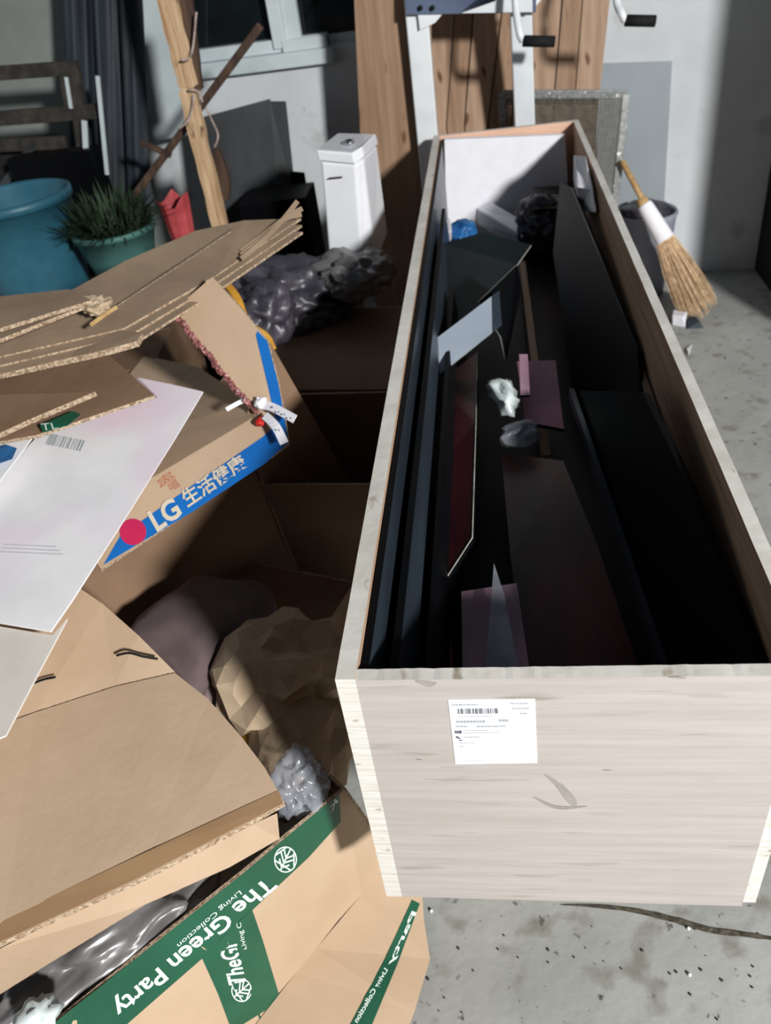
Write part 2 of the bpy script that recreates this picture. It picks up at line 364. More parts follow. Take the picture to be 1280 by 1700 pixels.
# ============================================================ THE CRATE
W, L, ZT, H, T = .56, 2.79, .88, .519, .025
ZB = ZT-H
crate = thing('plywood_crate', 'long open plywood shipping crate with a pale front board and shipping label', 'crate')
def board(name, lo, hi, face, jag=0, seed=0, ax=1):
    """board with slightly chipped top edge; slot0 face, slot1 edges"""
    bm = bmesh.new(); n = 60; top = []; rows = []
    for i in range(n+1):
        t = i/n
        x = lo[0]+(hi[0]-lo[0])*t if ax == 0 else None
        dz = jag*noise.noise(Vector((t*30, seed, 0)))
        if ax == 0: r = [(x, lo[1], lo[2]), (x, hi[1], lo[2]), (x, hi[1], hi[2]+dz), (x, lo[1], hi[2]+dz*.6)]
        else:
            y = lo[1]+(hi[1]-lo[1])*t; r = [(lo[0], y, lo[2]), (hi[0], y, lo[2]), (hi[0], y, hi[2]+dz), (lo[0], y, hi[2]+dz*.6)]
        rows.append([bm.verts.new(p) for p in r])
    for a, b in zip(rows, rows[1:]):
        for k in range(4):
            f = bm.faces.new((a[k], a[(k+1) % 4], b[(k+1) % 4], b[k]))
            f.material_index = 1 if k in (0, 2) else 0
    for r in (rows[0], rows[-1]): bm.faces.new(r).material_index = 1
    return from_bm(name, bm, [face, 'ply_edge'], crate)
lab(board('side_panel', (0, 0, ZB), (T, L, ZT), 'ply_side', .0022, 1), 'left side of the crate')
lab(board('side_panel', (W-T*.8, .004, ZB+.004), (W, L, ZT), 'ply_side', .0022, 2), 'right side of the crate')
fr = lab(board('front_panel', (T, 0, ZB), (W-T*.8, .018, ZT-.002), 'ply_front', .0016, 3, 0), 'pale front board of the crate')
board('end_panel', (T, L-.02, ZB), (W-T*.8, L, ZT), 'ply_end', .001, 4, 0)
board('bottom_panel', (T, .018, ZB), (W-T*.8, L-.02, ZB+.018), 'ply_side', 0, 5)
# stain smudges on front (dirt marks with their own shape)
# shipping label
FP = lambda x, y: PL(x, y, (0, 0, 0), (0, 1, 0))
q = [FP(756, 1268), FP(892, 1266), FP(888, 1160), FP(744, 1162)]
sl = sheet('shipping_label', [p+Vector((0, -.0008, 0)) for p in q], .0008, 'foam', 'foam', fr)
bars = []; x = .10
while x < .57:
    wv = R_.choice((.004, .007, .012)); bars.append((x, .80, min(x+wv, .57), .88)); x += wv+R_.choice((.005, .008, .012))
marks('barcode', q, bars, 'ink', fr, .0012)
rc = []
def words(u0, u1, v, h, lo=.012, hi=.05):
    u = u0
    while u < u1:
        ww = R_.uniform(lo, hi); rc.append((u, v, min(u+ww, u1), v+h)); u += ww+.008
words(.04, .34, .925, .02); words(.72, .92, .935, .018); words(.74, .93, .86, .02); words(.82, .91, .785, .02)
words(.10, .50, .755, .014, .008, .02); words(.07, .42, .665, .035, .02, .04); words(.57, .69, .675, .035, .02, .04)
words(.06, .20, .60, .022); words(.30, .66, .595, .022)
words(.14, .44, .54, .012); words(.14, .60, .505, .01); words(.14, .33, .435, .014); words(.08, .26, .345, .012); words(.08, .14, .29, .012)
words(.1, .6, .06, .006)
marks('label_print', q, rc, 'ink_pale', fr, .0012)['kind'] = 'stuff'
marks('label_mark', q, [(.04, .50, .055, .55), (.06, .505, .085, .545), (.09, .5, .12, .55), (.045, .43, .075, .46), (.07, .415, .095, .44), (.08, .385, .12, .40)], 'ink', fr, .0012)
# dark smudges of dirt, real flat stains on the board
def blob(name, pts, m, parent, P, w=.004):
    bm = bmesh.new(); vs = []
    pp = smooth_path([P(*p) for p in pts], 5)
    for i, p in enumerate(pp):
        k = math.sin(math.pi*(i+.5)/len(pp))*w*(1+.4*noise.noise(p*90)); t = (pp[min(i+1, len(pp)-1)]-pp[max(i-1, 0)]).normalized()
        s = Vector((-t.z, 0, t.x)) if abs(t.y) < .5 and P is FP else Vector((-t.y, t.x, 0))
        off = Vector((0, -.0006, 0)) if P is FP else Vector((0, 0, .002))
        vs.append((bm.verts.new(p+s*k+off), bm.verts.new(p-s*k+off)))
    for a, b in zip(vs, vs[1:]): bm.faces.new((a[0], a[1], b[1], b[0]))
    return from_bm(name, bm, m, parent)
M['smudge'] = mat('faint_smudge', S(140, 135, 128), S(156, 150, 143), .8, (20, 20, 20), 3)
for pts, ww in ((((905, 1285), (930, 1305), (950, 1330), (955, 1340)), .006), (((885, 1322), (925, 1340), (975, 1338)), .004), (((690, 1130), (712, 1135), (725, 1133)), .006), (((1110, 1124), (1140, 1125)), .002), (((1000, 1278), (1016, 1278)), .001), (((690, 1260), (702, 1261)), .001)):
    blob('stain', pts, 'smudge', fr, FP, ww)
# supports under the crate: two low timber trestles
for yy in (1.0, 2.3):
    t = thing('timber_trestle', 'low rough timber trestle under the %s of the long crate' % ('middle' if yy < 1.5 else 'far end'), 'trestle')
    box('top_beam', (.06, yy, ZB-.07), (.5, yy+.09, ZB-.001), 'dark_wood', t)
    for xx in (.1, .4):
        for sgn in (0, 1):
            hexa('leg', [Vector((xx, yy+.02-.06+sgn*.12, 0)), Vector((xx+.05, yy+.02-.06+sgn*.12, 0)), Vector((xx+.05, yy+.07-.06+sgn*.12, 0)), Vector((xx, yy+.07-.06+sgn*.12, 0))],
                 [Vector((xx, yy+.02, ZB-.07)), Vector((xx+.05, yy+.02, ZB-.07)), Vector((xx+.05, yy+.07, ZB-.07)), Vector((xx, yy+.07, ZB-.07))], 'dark_wood', t)

# ------------------------------------------------------------ what lies in the crate
zi = ZB+.018
# foam sheet at the far end
tag(sheet('foam_sheet', [Y(738, 232, 2.72), Y(938, 224, 2.72), Y(948, 392, 2.72), Y(742, 400, 2.72)], .03, 'foam', 'foam'), 'large white foam sheet standing at the far end of the crate', 'foam')
tag(hexa('foam_block', [ZC(788, 345, .60), ZC(812, 332, .60), ZC(878, 372, .60), ZC(868, 392, .60)], [ZC(790, 372, .52), ZC(812, 360, .52), ZC(878, 402, .52), ZC(866, 418, .52)], 'foam', None, .006), 'grey-white foam block lying before the tall foam sheet', 'foam')
tag(hexa('foam_pad', [ZC(952, 256, .85), ZC(972, 256, .85), ZC(984, 312, .85), ZC(956, 310, .85)], [ZC(952, 300, .72), ZC(974, 300, .72), ZC(992, 356, .72), ZC(960, 352, .72)], 'foam', None, .008), 'small white foam pad wedged against the crate right side', 'foam')
t = sheet('red_sticker', [ZC(958, 316, .82), ZC(978, 312, .82), ZC(982, 330, .78), ZC(962, 334, .78)], .001, 'red_film'); tag(t, 'small red sticker near the foam pad at the far right of the crate', 'sticker')
tag(crumple('blue_bag', ZC(768, 385, .62), (.05, .06, .04), 'blue_bag', seed=4), 'small crumpled blue plastic bag at the far left of the crate', 'bag')
tag(hexa('white_bottle', [ZC(736, 366, .66), ZC(748, 362, .66), ZC(750, 384, .66), ZC(738, 388, .66)], [ZC(736, 386, .6), ZC(748, 384, .6), ZC(750, 400, .6), ZC(738, 404, .6)], 'foam', None, .004), 'small white plastic piece beside the blue bag', 'packaging')
tag(crumple('black_bag', ZC(905, 370, .62), (.10, .10, .10), 'bag_dark', seed=9, floor=zi), 'black plastic bag slumped at the far end of the crate', 'bag')
tag(hexa('black_case', [ZC(884, 310, .70), ZC(938, 308, .70), ZC(940, 345, .70), ZC(884, 348, .70)], [ZC(884, 348, .5), ZC(938, 345, .5), ZC(940, 375, .5), ZC(884, 380, .5)], 'blk', None, .004), 'small square black case before the foam sheet', 'case')
def panel(name, label, pts, m, edge='blk', th=.012, cat='panel', group=None):
    return tag(sheet(name, pts, th, m, edge), label, cat, group)
# tall dark panels standing along the left wall
def vpanel(x0, x1, y0, y1, zt0, zt1, m, label, edge='blk', th=.01, zb=zi+.002):
    # a panel standing on its long edge, leaning
    pts = [Vector((x0, y0, zb)), Vector((x0, y1, zb)), Vector((x1, y1, zt1)), Vector((x1, y0, zt0))]
    bm = bmesh.new(); a = [bm.verts.new(p) for p in pts]; b = [bm.verts.new(p+Vector((th, 0, 0))) for p in pts]
    bm.faces.new(a); bm.faces.new(b)
    for i in range(4):
        f = bm.faces.new((a[i], a[(i+1) % 4], b[(i+1) % 4], b[i])); f.material_index = 1
    return tag(from_bm('long_board', bm, [m, edge]), label, 'panel', 'long dark boards along the crate left wall')
vpanel(.027, .027, .02, 2.76, .868, .868, 'blk_blue', 'long slate-black panel standing tight along the crate left wall')
vpanel(.075, .05, .035, 2.1, .80, .80, 'blk_blue', 'second long dark panel leaning beside the crate left wall', th=.012)
vpanel(.12, .085, .03, 1.6, .70, .72, 'blk', 'lower black panel beside the long dark left panels')
# maroon panel with pale edge
mar = thing('maroon_board', 'glossy maroon panel with a thin pale edge lying left in the crate', 'panel')
mp = [ZC(722, 640, .62), ZC(792, 585, .64), ZC(790, 700, .64), ZC(784, 893, .64), ZC(742, 958, .62), ZC(706, 1010, .60), ZC(712, 800, .60)]
sheet('film_face', mp, .012, 'maroon', 'blk', mar)
tube('pale_edge', [mp[1]+Vector((0, 0, .001)), mp[2], mp[3], mp[4]], .0014, 'pale_edge', mar, 6)
panel('slate_board', 'pale slate-grey rectangular panel propped across the crate left side', [ZC(724, 562, .74), ZC(816, 492, .78), ZC(817, 552, .72), ZC(720, 630, .68)], 'grey_panel', 'pale_edge', .006)
panel('framed_strip', 'narrow black strip with pale border right of the grey panel', [ZC(817, 491, .778), ZC(829, 482, .78), ZC(833, 540, .72), ZC(818, 552, .72)], 'blk_blue', 'pale_edge', .006)
panel('black_sheet', 'black sheet with a pale top edge behind the grey panel', [ZC(736, 404, .74), ZC(800, 386, .76), ZC(882, 406, .74), ZC(858, 440, .70), ZC(790, 560, .62), ZC(728, 560, .62)], 'blk_green', 'pale_edge', .006)
panel('black_flap', 'small black flap with pale edge rising above the grey panel', [ZC(796, 500, .76), ZC(858, 440, .80), ZC(866, 480, .72), ZC(840, 600, .60), ZC(832, 560, .66)], 'blk', 'pale_edge', .004)
# middle dark red panels
panel('dark_red_board', 'dark red-brown film panel lying in the middle of the crate', [ZC(832, 752, .60), ZC(935, 765, .60), ZC(990, 900, .58), ZC(1060, 1108, .56), ZC(872, 1112, .56), ZC(848, 930, .58)], 'maroon_dk', 'blk', .012)
panel('mauve_board', 'pale mauve film panel at the near end of the crate', [ZC(766, 982, .60), ZC(858, 968, .60), ZC(880, 1118, .59), ZC(768, 1122, .59)], 'pink_pale', 'blk', .01)
tag(sheet('plastic_film', [ZC(820, 935, .63), ZC(838, 990, .63), ZC(862, 1116, .62), ZC(804, 1116, .62), ZC(812, 1040, .625)], .0008, 'bag_clear'), 'clear plastic film lying over the mauve panel', 'plastic film')
panel('red_board', 'narrow red film strip left of the mauve panel', [ZC(712, 985, .58), ZC(746, 985, .58), ZC(752, 1118, .57), ZC(712, 1118, .57)], 'red_film', 'blk', .008)
panel('pink_board', 'dusty pink panel beside the white bag in the crate', [ZC(858, 600, .66), ZC(922, 598, .66), ZC(936, 712, .62), ZC(872, 700, .62)], 'pink', 'blk', .01)
panel('pink_strip', 'narrow bright pink strip standing on the dusty pink panel', [ZC(862, 588, .70), ZC(876, 588, .70), ZC(880, 656, .67), ZC(864, 656, .67)], 'pink_pale', 'blk', .006)
tag(crumple('white_bag', ZC(832, 655, .68), (.030, .062, .03), 'bag_white', seed=5, amp=.75, sub=3, freq=1.1, rot=.25), 'crumpled milky white plastic bag lying in the middle of the crate', 'bag')
tag(crumple('clear_bag', ZC(862, 720, .64), (.042, .03, .018), 'bag_clear', seed=6, amp=.8, sub=3, freq=1.2, rot=.4), 'clear plastic scrap below the crumpled white bag in the crate', 'bag')
tag(box('plywood_stick', (.305, .95, zi), (.325, 2.2, .56), 'ply_side'), 'brown plywood slat standing on edge inside the crate', 'slat')
# right-hand long black panels
def rpanel(pts, name, label, m='blk', th=.014, edge='blk_blue'): return panel(name, label, pts, m, edge, th)
def at_wall(x, y):
    d = ray(x, y); return CAM+d*((.526-CAM.x)/d.x)
WB = on_plane(ZC(948, 648, .74), ZC(1102, 1106, .66), at_wall(1262, 1100))
rp = [WB(x, y, 0) for x, y in ((948, 648), (1066, 650), (1140, 800), (1262, 1100), (1102, 1106))]
rp = [p if p.x < .527 else at_wall(*q) for p, q in zip(rp, ((948, 648), (1066, 650), (1140, 800), (1262, 1100), (1102, 1106)))]
o = thing('black_wide_board', 'wide black panel with slate-blue edge at the near right of the crate', 'panel')
sheet('face', rp, .016, 'blk', 'blk', o); 
eb = (rp[1]-rp[0]).normalized()*.024; el = Vector((-.004, 0, .005))
hexa('edge_band', [rp[0]+el, rp[0]+eb+el, rp[4]+eb+el, rp[4]+el], [rp[0]+el-Vector((0, 0, .03)), rp[0]+eb+el-Vector((0, 0, .03)), rp[4]+eb+el-Vector((0, 0, .03)), rp[4]+el-Vector((0, 0, .03))], 'blk_blue', o)
BP = on_plane(ZC(935, 305, .79), ZC(1058, 578, .76), ZC(950, 640, .60))
rp = [(lambda p, d: p if p.x < .528 else CAM+d*((.528-CAM.x)/d.x))(BP(x, y, 0), ray(x, y)) for x, y in ((930, 302), (950, 312), (1000, 430), (1058, 578), (1062, 655), (950, 640), (918, 420))]
o = thing('black_long_board', 'long black panel with a thin bright edge at the far right of the crate', 'panel')
sheet('face', rp, .014, 'blk', 'blk', o); tube('bright_edge', [rp[1], rp[3]], .0018, 'blk_blue', o, 6)
tag(box('cardboard_insert', (.520, .66, .50), (.534, 1.28, .73), 'card2'), 'buff cardboard insert against the inside of the crate right wall', 'cardboard')
for i, (a, b, c, d) in enumerate(((.115, .303, .03, 2.5), (.327, .50, .03, 2.6))):
    tag(box('packed_board', (a, c, zi+.002), (b, d, .50+.02*i), 'blk'), ('black packed panel at the crate bottom, left of the brown slat', 'black packed panel at the crate bottom, right of the brown slat')[i] if False else ('shorter black packed panel flat at the bottom left of the crate', 'longer black packed panel flat at the bottom right of the crate')[i], 'panel')

# ============================================================ CARDBOARD PILE, LEFT
# --- box with green printed tape, upside-down writing
gb = thing('green_tape_carton', 'crushed open cardboard carton banded with green printed tape, lower left', 'carton')
top = [Z(570, 1312, .42), Z(474, 1390, .42), Z(405, 1448, .42), Z(347, 1494, .42), Z(289, 1540, .42), Z(231, 1586, .42), Z(116, 1679, .42)]
dirv = (top[-1]-top[2]).normalized(); top.append(top[-1]+dirv*.22)
bot = [Z(645, 1415, .09), Z(600, 1485, .09), Z(560, 1530, .09), Z(525, 1575, .09), Z(492, 1614, .09), Z(457, 1656, .09), Z(390, 1745, .09)]
bot.append(bot[-1]+(bot[-1]-bot[-2]).normalized()*.22)
bm = bmesh.new()
def ribbon(bm, A, B, th, mi=0, n=1):
    va = []; vb = []; wa = []; wb = []
    for i in range(len(A)):
        nn = (B[i]-A[i]).cross(A[min(i+1, len(A)-1)]-A[max(i-1, 0)]).normalized(); nn = face_cam(nn, A[i])
        va.append(bm.verts.new(A[i])); vb.append(bm.verts.new(B[i])); wa.append(bm.verts.new(A[i]-nn*th)); wb.append(bm.verts.new(B[i]-nn*th))
    for i in range(len(A)-1):
        bm.faces.new((va[i], va[i+1], vb[i+1], vb[i])).material_index = mi
        bm.faces.new((wa[i], wb[i], wb[i+1], wa[i+1])).material_index = mi
        bm.faces.new((va[i], wa[i], wa[i+1], va[i+1])).material_index = 1
        bm.faces.new((vb[i], vb[i+1], wb[i+1], wb[i])).material_index = 1
    bm.faces.new((va[0], vb[0], wb[0], wa[0])).material_index = 1
    bm.faces.new((va[-1], wa[-1], wb[-1], vb[-1])).material_index = 1
ribbon(bm, top, bot, .006)
from_bm('front_wall', bm, ['card', 'card_edge'], gb)
# other walls
dp = Vector((-.74, .66, 0)).normalized()*.42
a0, a1 = top[0], top[-1]
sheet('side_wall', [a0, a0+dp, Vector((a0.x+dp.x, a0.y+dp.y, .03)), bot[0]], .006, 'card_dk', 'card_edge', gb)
sheet('back_wall', [a0+dp, a1+dp, Vector((a1.x+dp.x, a1.y+dp.y, .03)), Vector((a0.x+dp.x, a0.y+dp.y, .03))], .006, 'card', 'card_edge', gb)
sheet('side_wall', [a1, a1+dp, Vector((a1.x+dp.x, a1.y+dp.y, .03)), bot[-1]], .006, 'card', 'card_edge', gb)
# bottom flap out on the floor
fl = [Z(700, 1470, .05), Z(704, 1530, .03), Z(714, 1592, .012), Z(688, 1680, .012), Z(650, 1780, .012), Z(400, 1850, .05)]
bf = [bot[0], bot[1], bot[3], bot[4], bot[6], bot[7]]
bm = bmesh.new(); ribbon(bm, bf, fl, .006); flap = from_bm('bottom_flap', bm, ['card', 'card_edge'], gb)
# on-surface lookup for the front wall by pixel: intersect the ribbon
def on_ribbon(A, B, x, y, lift=.0015):
    d = ray(x, y); best = None
    for i in range(len(A)-1):
        for tri in ((A[i], A[i+1], B[i+1]), (A[i], B[i+1], B[i])):
            n = (tri[1]-tri[0]).cross(tri[2]-tri[0]); dd = d.dot(n)
            if abs(dd) < 1e-9: continue
            p = CAM+d*((tri[0]-CAM).dot(n)/dd); ok = True
            for k in range(3):
                if (tri[(k+1) % 3]-tri[k]).cross(p-tri[k]).dot(n) < -2e-2*n.length_squared: ok = False
            s = sum(((tri[0]+tri[1]+tri[2])/3-p).length for _ in (0,))
            if best is None or (ok and not best[0]) or (ok == best[0] and s < best[1]): best = (ok, s, p-d.normalized()*lift)
    return best[2]
GR = lambda x, y, l=.0015: on_ribbon(top, bot, x, y, l)
GF = lambda x, y, l=.0015: on_ribbon(bf, fl, x, y, l)
def tape_poly(name, up, lo, P, m, parent, n=5, lift=.0012):
    """tape laid on the surface between two pixel polylines, finely divided so it hugs the card"""
    def dense(l):
        o = []
        for a, b in zip(l, l[1:]):
            for k in range(n): o.append((a[0]+(b[0]-a[0])*k/n, a[1]+(b[1]-a[1])*k/n))
        o.append(l[-1]); return o
    U, Lo = dense(up), dense(lo); bm = bmesh.new(); rows = []
    for a, b in zip(U, Lo):
        rows.append([bm.verts.new(P(a[0]+(b[0]-a[0])*k/4, a[1]+(b[1]-a[1])*k/4, lift)) for k in range(5)])
    for r, s in zip(rows, rows[1:]):
        for k in range(4): bm.faces.new((r[k], s[k], s[k+1], r[k+1]))
    return from_bm(name, bm, m, parent)
tape_poly('green_tape', [(563, 1318), (474, 1391), (405, 1449), (347, 1495), (289, 1541), (231, 1587), (60, 1722)], [(566, 1364), (512, 1424), (465, 1468), (419, 1511), (335, 1592), (280, 1640), (120, 1780)], GR, 'green', gb)
tape_poly('green_tape', [(375, 1552), (395, 1600), (420, 1660), (440, 1720)], [(418, 1508), (436, 1560), (460, 1640), (480, 1700)], GR, 'green', gb, 4)
tape_poly('green_tape', [(335, 1590), (362, 1650), (385, 1712)], [(418, 1510), (440, 1590), (466, 1662)], GR, 'green', gb, 6, .0016)
tape_poly('green_tape', [(684, 1494), (640, 1590), (584, 1696), (560, 1740)], [(697, 1500), (660, 1600), (618, 1700), (594, 1746)], GF, 'green', gb, 4)
def ptext(name, body, pix, P, m, parent, l=.0022, bold=0):
    """pix = bottom-left, bottom-right, top-right, top-left of the writing, as pixels on surface P"""
    cu = bpy.data.curves.new('t', 'FONT'); cu.body = body; cu.size = 1; cu.resolution_u = 3; cu.offset = bold
    ob = bpy.data.objects.new('t', cu); COL.objects.link(ob)
    dg = bpy.context.evaluated_depsgraph_get(); me = bpy.data.meshes.new_from_object(ob.evaluated_get(dg))
    bpy.data.objects.remove(ob)
    xs = [v.co.x for v in me.vertices]; ys = [v.co.y for v in me.vertices]
    x0, x1, y0, y1 = min(xs), max(xs), min(ys), max(ys); q = [Vector(p) for p in pix]
    for v in me.vertices:
        r = quad_map(q, (v.co.x-x0)/(x1-x0), (v.co.y-y0)/(y1-y0)); v.co = P(r.x, r.y, l)
    me.materials.clear(); me.materials.append(M[m]); return link(name, me, parent)
# writing runs upside down from upper right to lower left
ptext('lettering', 'The Green Party', [(436, 1450), (178, 1664), (202, 1692), (462, 1472)], GR, 'white_print', gb, bold=.02)
ptext('lettering', 'Living Collection', [(396, 1476), (292, 1566), (298, 1574), (402, 1484)], GR, 'white_print', gb)
ptext('lettering', 'TheGr', [(410, 1634), (392, 1560), (362, 1568), (380, 1636)], GR, 'white_print', gb, bold=.02)
ptext('lettering', 'Living C', [(412, 1574), (402, 1530), (392, 1534), (402, 1578)], GR, 'white_print', gb)
ptext('lettering', 'Party', [(694, 1516), (652, 1606), (642, 1600), (684, 1512)], GF, 'white_print', gb, bold=.02)
ptext('lettering', 'Living Collection', [(646, 1612), (596, 1700), (586, 1694), (638, 1606)], GF, 'white_print', gb, bold=.02)
ptext('lettering', 'K', [(562, 1330), (550, 1350), (546, 1344), (556, 1326)], GR, 'white_print', gb, bold=.02)
def emblem(cx, cy, r, rot, P, parent):
    bm = bmesh.new()
    def pt(u, v):
        x = cx+r*(u*math.cos(rot)-v*math.sin(rot)); y = cy+r*1.15*(u*math.sin(rot)+v*math.cos(rot)); return bm.verts.new(P(x, y, .0022))
    n = 28
    for k in range(n):
        a, b = 2*math.pi*k/n, 2*math.pi*(k+1)/n
        bm.faces.new([pt(math.cos(a), math.sin(a)), pt(math.cos(b), math.sin(b)), pt(.9*math.cos(b), .9*math.sin(b)), pt(.9*math.cos(a), .9*math.sin(a))])
    for (u0, v0, u1, v1) in ((0, -.95, 0, .95), (0, .3, .6, -.3), (0, .3, -.6, -.3), (0, .7, .5, .2), (0, .7, -.5, .2), (0, -.1, .5, -.65), (0, -.1, -.5, -.65), (-.8, .5, .8, .5), (-.9, .1, -.4, -.8), (.9, .1, .4, -.8)):
        d = Vector((u1-u0, v1-v0)).normalized()*.06; s = (-d.y, d.x)
        bm.faces.new([pt(u0+s[0], v0+s[1]), pt(u1+s[0], v1+s[1]), pt(u1-s[0], v1-s[1]), pt(u0-s[0], v0-s[1])])
    return from_bm('tree_emblem', bm, 'white_print', parent)
emblem(474, 1427, 19, .5, GR, gb); emblem(401, 1644, 17, .9, GR, gb)
# --- plastic in that carton
tag(crumple('grey_plastic_sheet', top[5]+dirv*.02+dp.normalized()*.085+Vector((0, 0, -.02)), (.20, .075, .045), 'bag_grey', seed=12, amp=.3, sub=5, rot=.83, freq=2.0), 'crinkled grey plastic sheeting bulging from the green-taped carton', 'plastic sheeting')
tag(crumple('clear_plastic_bag', Z(497, 1298, .44), (.038, .05, .045), 'bag_clear', seed=22, amp=.5, sub=4), 'shiny clear plastic bag at the right rim of the green-taped carton', 'bag')
tag(crumple('white_tissue', Z(62, 1690, .46), (.025, .025, .015), 'bag_white', seed=23, amp=.5, sub=3), 'small white tissue scrap at the lower left on the grey sheeting', 'tissue')
# --- crumpled kraft paper and mauve cloth
tag(crumple('kraft_paper', Z(466, 1112, .43), (.12, .115, .09), 'kraft', seed=31, amp=.45, sub=3, freq=1.3, rot=.4, smooth=False), 'crumpled brown kraft packing paper beside the crate near corner', 'packing paper')
tag(crumple('kraft_paper', Z(498, 1222, .36), (.09, .12, .08), 'kraft', seed=35, amp=.4, sub=3, freq=1.4, rot=.2, smooth=False), 'lower wad of brown packing paper above the shiny clear bag', 'packing paper')
tag(crumple('mauve_cloth', Z(312, 1078, .42), (.15, .20, .09), 'cloth', seed=41, amp=.25, sub=4, freq=1.2, rot=-.5), 'dull mauve-brown bundle of cloth between torn cartons', 'cloth')
tag(crumple('yellow_bag', Z(425, 1215, .36), (.04, .035, .04), 'yellow', seed=43, amp=.3, sub=3), 'small yellow plastic bag under the packing paper', 'bag')
# --- big flattened box on top (lid)
lid = thing('flattened_carton', 'big tan flattened carton with taped edge, lower left foreground', 'carton')
lt = ZL([(-160, 1262, .60), (60, 1182, .60), (190, 1140, .602), (290, 1117, .60), (345, 1160, .59), (400, 1222, .58), (440, 1275, .57), (472, 1332, .56), (420, 1362, .557), (235, 1458, .55), (0, 1566, .54), (-160, 1640, .53)])
sheet('top_sheet', lt, .012, 'card', 'card_edge', lid)
ft = ZL([(290, 1115, .6), (190, 1138, .602), (60, 1180, .60), (-120, 1244, .6), (-110, 940, .72), (120, 968, .69), (170, 1002, .67), (230, 1055, .64)])
sheet('folded_flap', ft, .005, 'card', 'card_edge', lid)
lab(sheet('tape_strip', ZL([(470, 1334, .5625), (462, 1312, .564), (230, 1420, .557), (60, 1500, .5475), (-120, 1580, .54), (-120, 1618, .538), (60, 1536, .545), (232, 1456, .553)]), .0008, 'tape_tan', 'tape_tan', lid), 'brown parcel tape')
ll = ZL([(420, 1368, .535), (400, 1376, .535), (0, 1575, .51), (-160, 1650, .50), (-160, 1740, .48), (0, 1650, .49), (80, 1600, .492), (240, 1502, .50), (380, 1440, .505), (464, 1392, .51), (460, 1350, .525)])
sheet('under_sheet', ll, .008, 'card', 'card_edge', lid)
M['marker'] = mat('black_marker', S(24, 22, 26), S(18, 16, 20), .7)
def mk(name, pts, w, z, parent, m='marker'):
    tube(name, smooth_path([Z(x, y, z+dz) for x, y, dz in pts], 4), w, m, parent, 5, .3)
mk('marker_stroke', [(52, 1136, .028), (72, 1128, .03), (92, 1124, .032)], .0032, .60, lid)
tag(tube('twisted_wire', smooth_path([Z(194, 1088, .636), Z(214, 1084, .643), Z(238, 1090, .638), Z(262, 1094, .628)], 5), .0022, 'marker', seg=6), 'short black twisted wire lying on the tan flap', 'wire')
# --- carton with the blue stripe
lg = thing('blue_stripe_carton', 'open tan carton with a bright blue printed stripe and white lettering', 'carton')
A = Z(168, 946, .66); B = Z(480, 738, .66); Cc = Z(432, 686, .70); D = on_plane(A, B, Cc)(120, 872, 0)
fq = [A, B, Cc, D]
f1 = sheet('front_flap', fq, .006, 'card', 'card_edge', lg)
LP = on_plane(A, B, Cc)
tape_poly('blue_stripe', [(200, 890), (320, 806), (436, 726), (462, 702)], [(172, 938), (320, 850), (440, 770), (476, 738)], LP, 'blue', lg, 3, .0012)
ptext('lettering', 'LG', [(262, 886), (304, 856), (286, 826), (243, 852)], LP, 'cream_print', lg, .0035, .03)
ptext('lettering', '生活健康', [(313, 846), (414, 776), (398, 754), (296, 818)], LP, 'cream_print', lg, .0035, .02)
ptext('lettering', '盅', [(266, 812), (292, 792), (284, 780), (258, 800)], LP, 'faint_red', lg, .002)
ptext('lettering', '唱', [(286, 818), (300, 808), (292, 796), (278, 806)], LP, 'faint_red', lg, .002)
bm = bmesh.new(); n = 24
cv = [bm.verts.new(LP(221+24*math.cos(2*math.pi*k/n)*.92, 884+22*math.sin(2*math.pi*k/n), .002)) for k in range(n)]; bm.faces.new(cv)
from_bm('round_emblem', bm, 'red', lg)
# inner surface beyond the fold
E = Z(232, 600, .62); F = Z(300, 560, .62)
sheet('inner_flap', [D, Cc, Z(418, 668, .69), Z(330, 610, .60), Z(240, 590, .60), Z(100, 760, .64)], .006, 'card', 'card_edge', lg)
# upright flap
UP = on_plane(Z(430, 690, .70), Z(446, 568, .86), Z(288, 514, .93))
uf = [UP(x, y, 0) for x, y in ((430, 690), (480, 738), (472, 690), (462, 636), (444, 566), (400, 512), (352, 460), (288, 514), (318, 556), (350, 594), (392, 646))]
sheet('side_flap', uf, .007, 'card', 'card_edge', lg)
sheet('blue_edge', [UP(x, y, .0012) for x, y in ((444, 566), (462, 636), (472, 690), (480, 738), (464, 722), (454, 680), (444, 636), (425, 556), (428, 550))], .001, 'blue', 'blue', lg)
# shadowed outer walls
w1 = [A+Vector((0, 0, -.004)), B+Vector((0, 0, -.004)), Z(560, 1010, .30), Z(380, 1010, .34), Z(215, 985, .42)]
rec = Vector((-.85, .53, 0)).normalized()*.17
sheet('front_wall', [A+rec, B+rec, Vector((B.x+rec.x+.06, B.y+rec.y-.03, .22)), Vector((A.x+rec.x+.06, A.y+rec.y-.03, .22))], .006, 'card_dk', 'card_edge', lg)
sheet('right_wall', [B+rec*.9, UP(446, 570, -.010), Vector((-.18, 1.20, .22)), Vector((B.x+rec.x+.06, B.y+rec.y-.03, .22))], .006, 'card_dk', 'card_edge', lg)
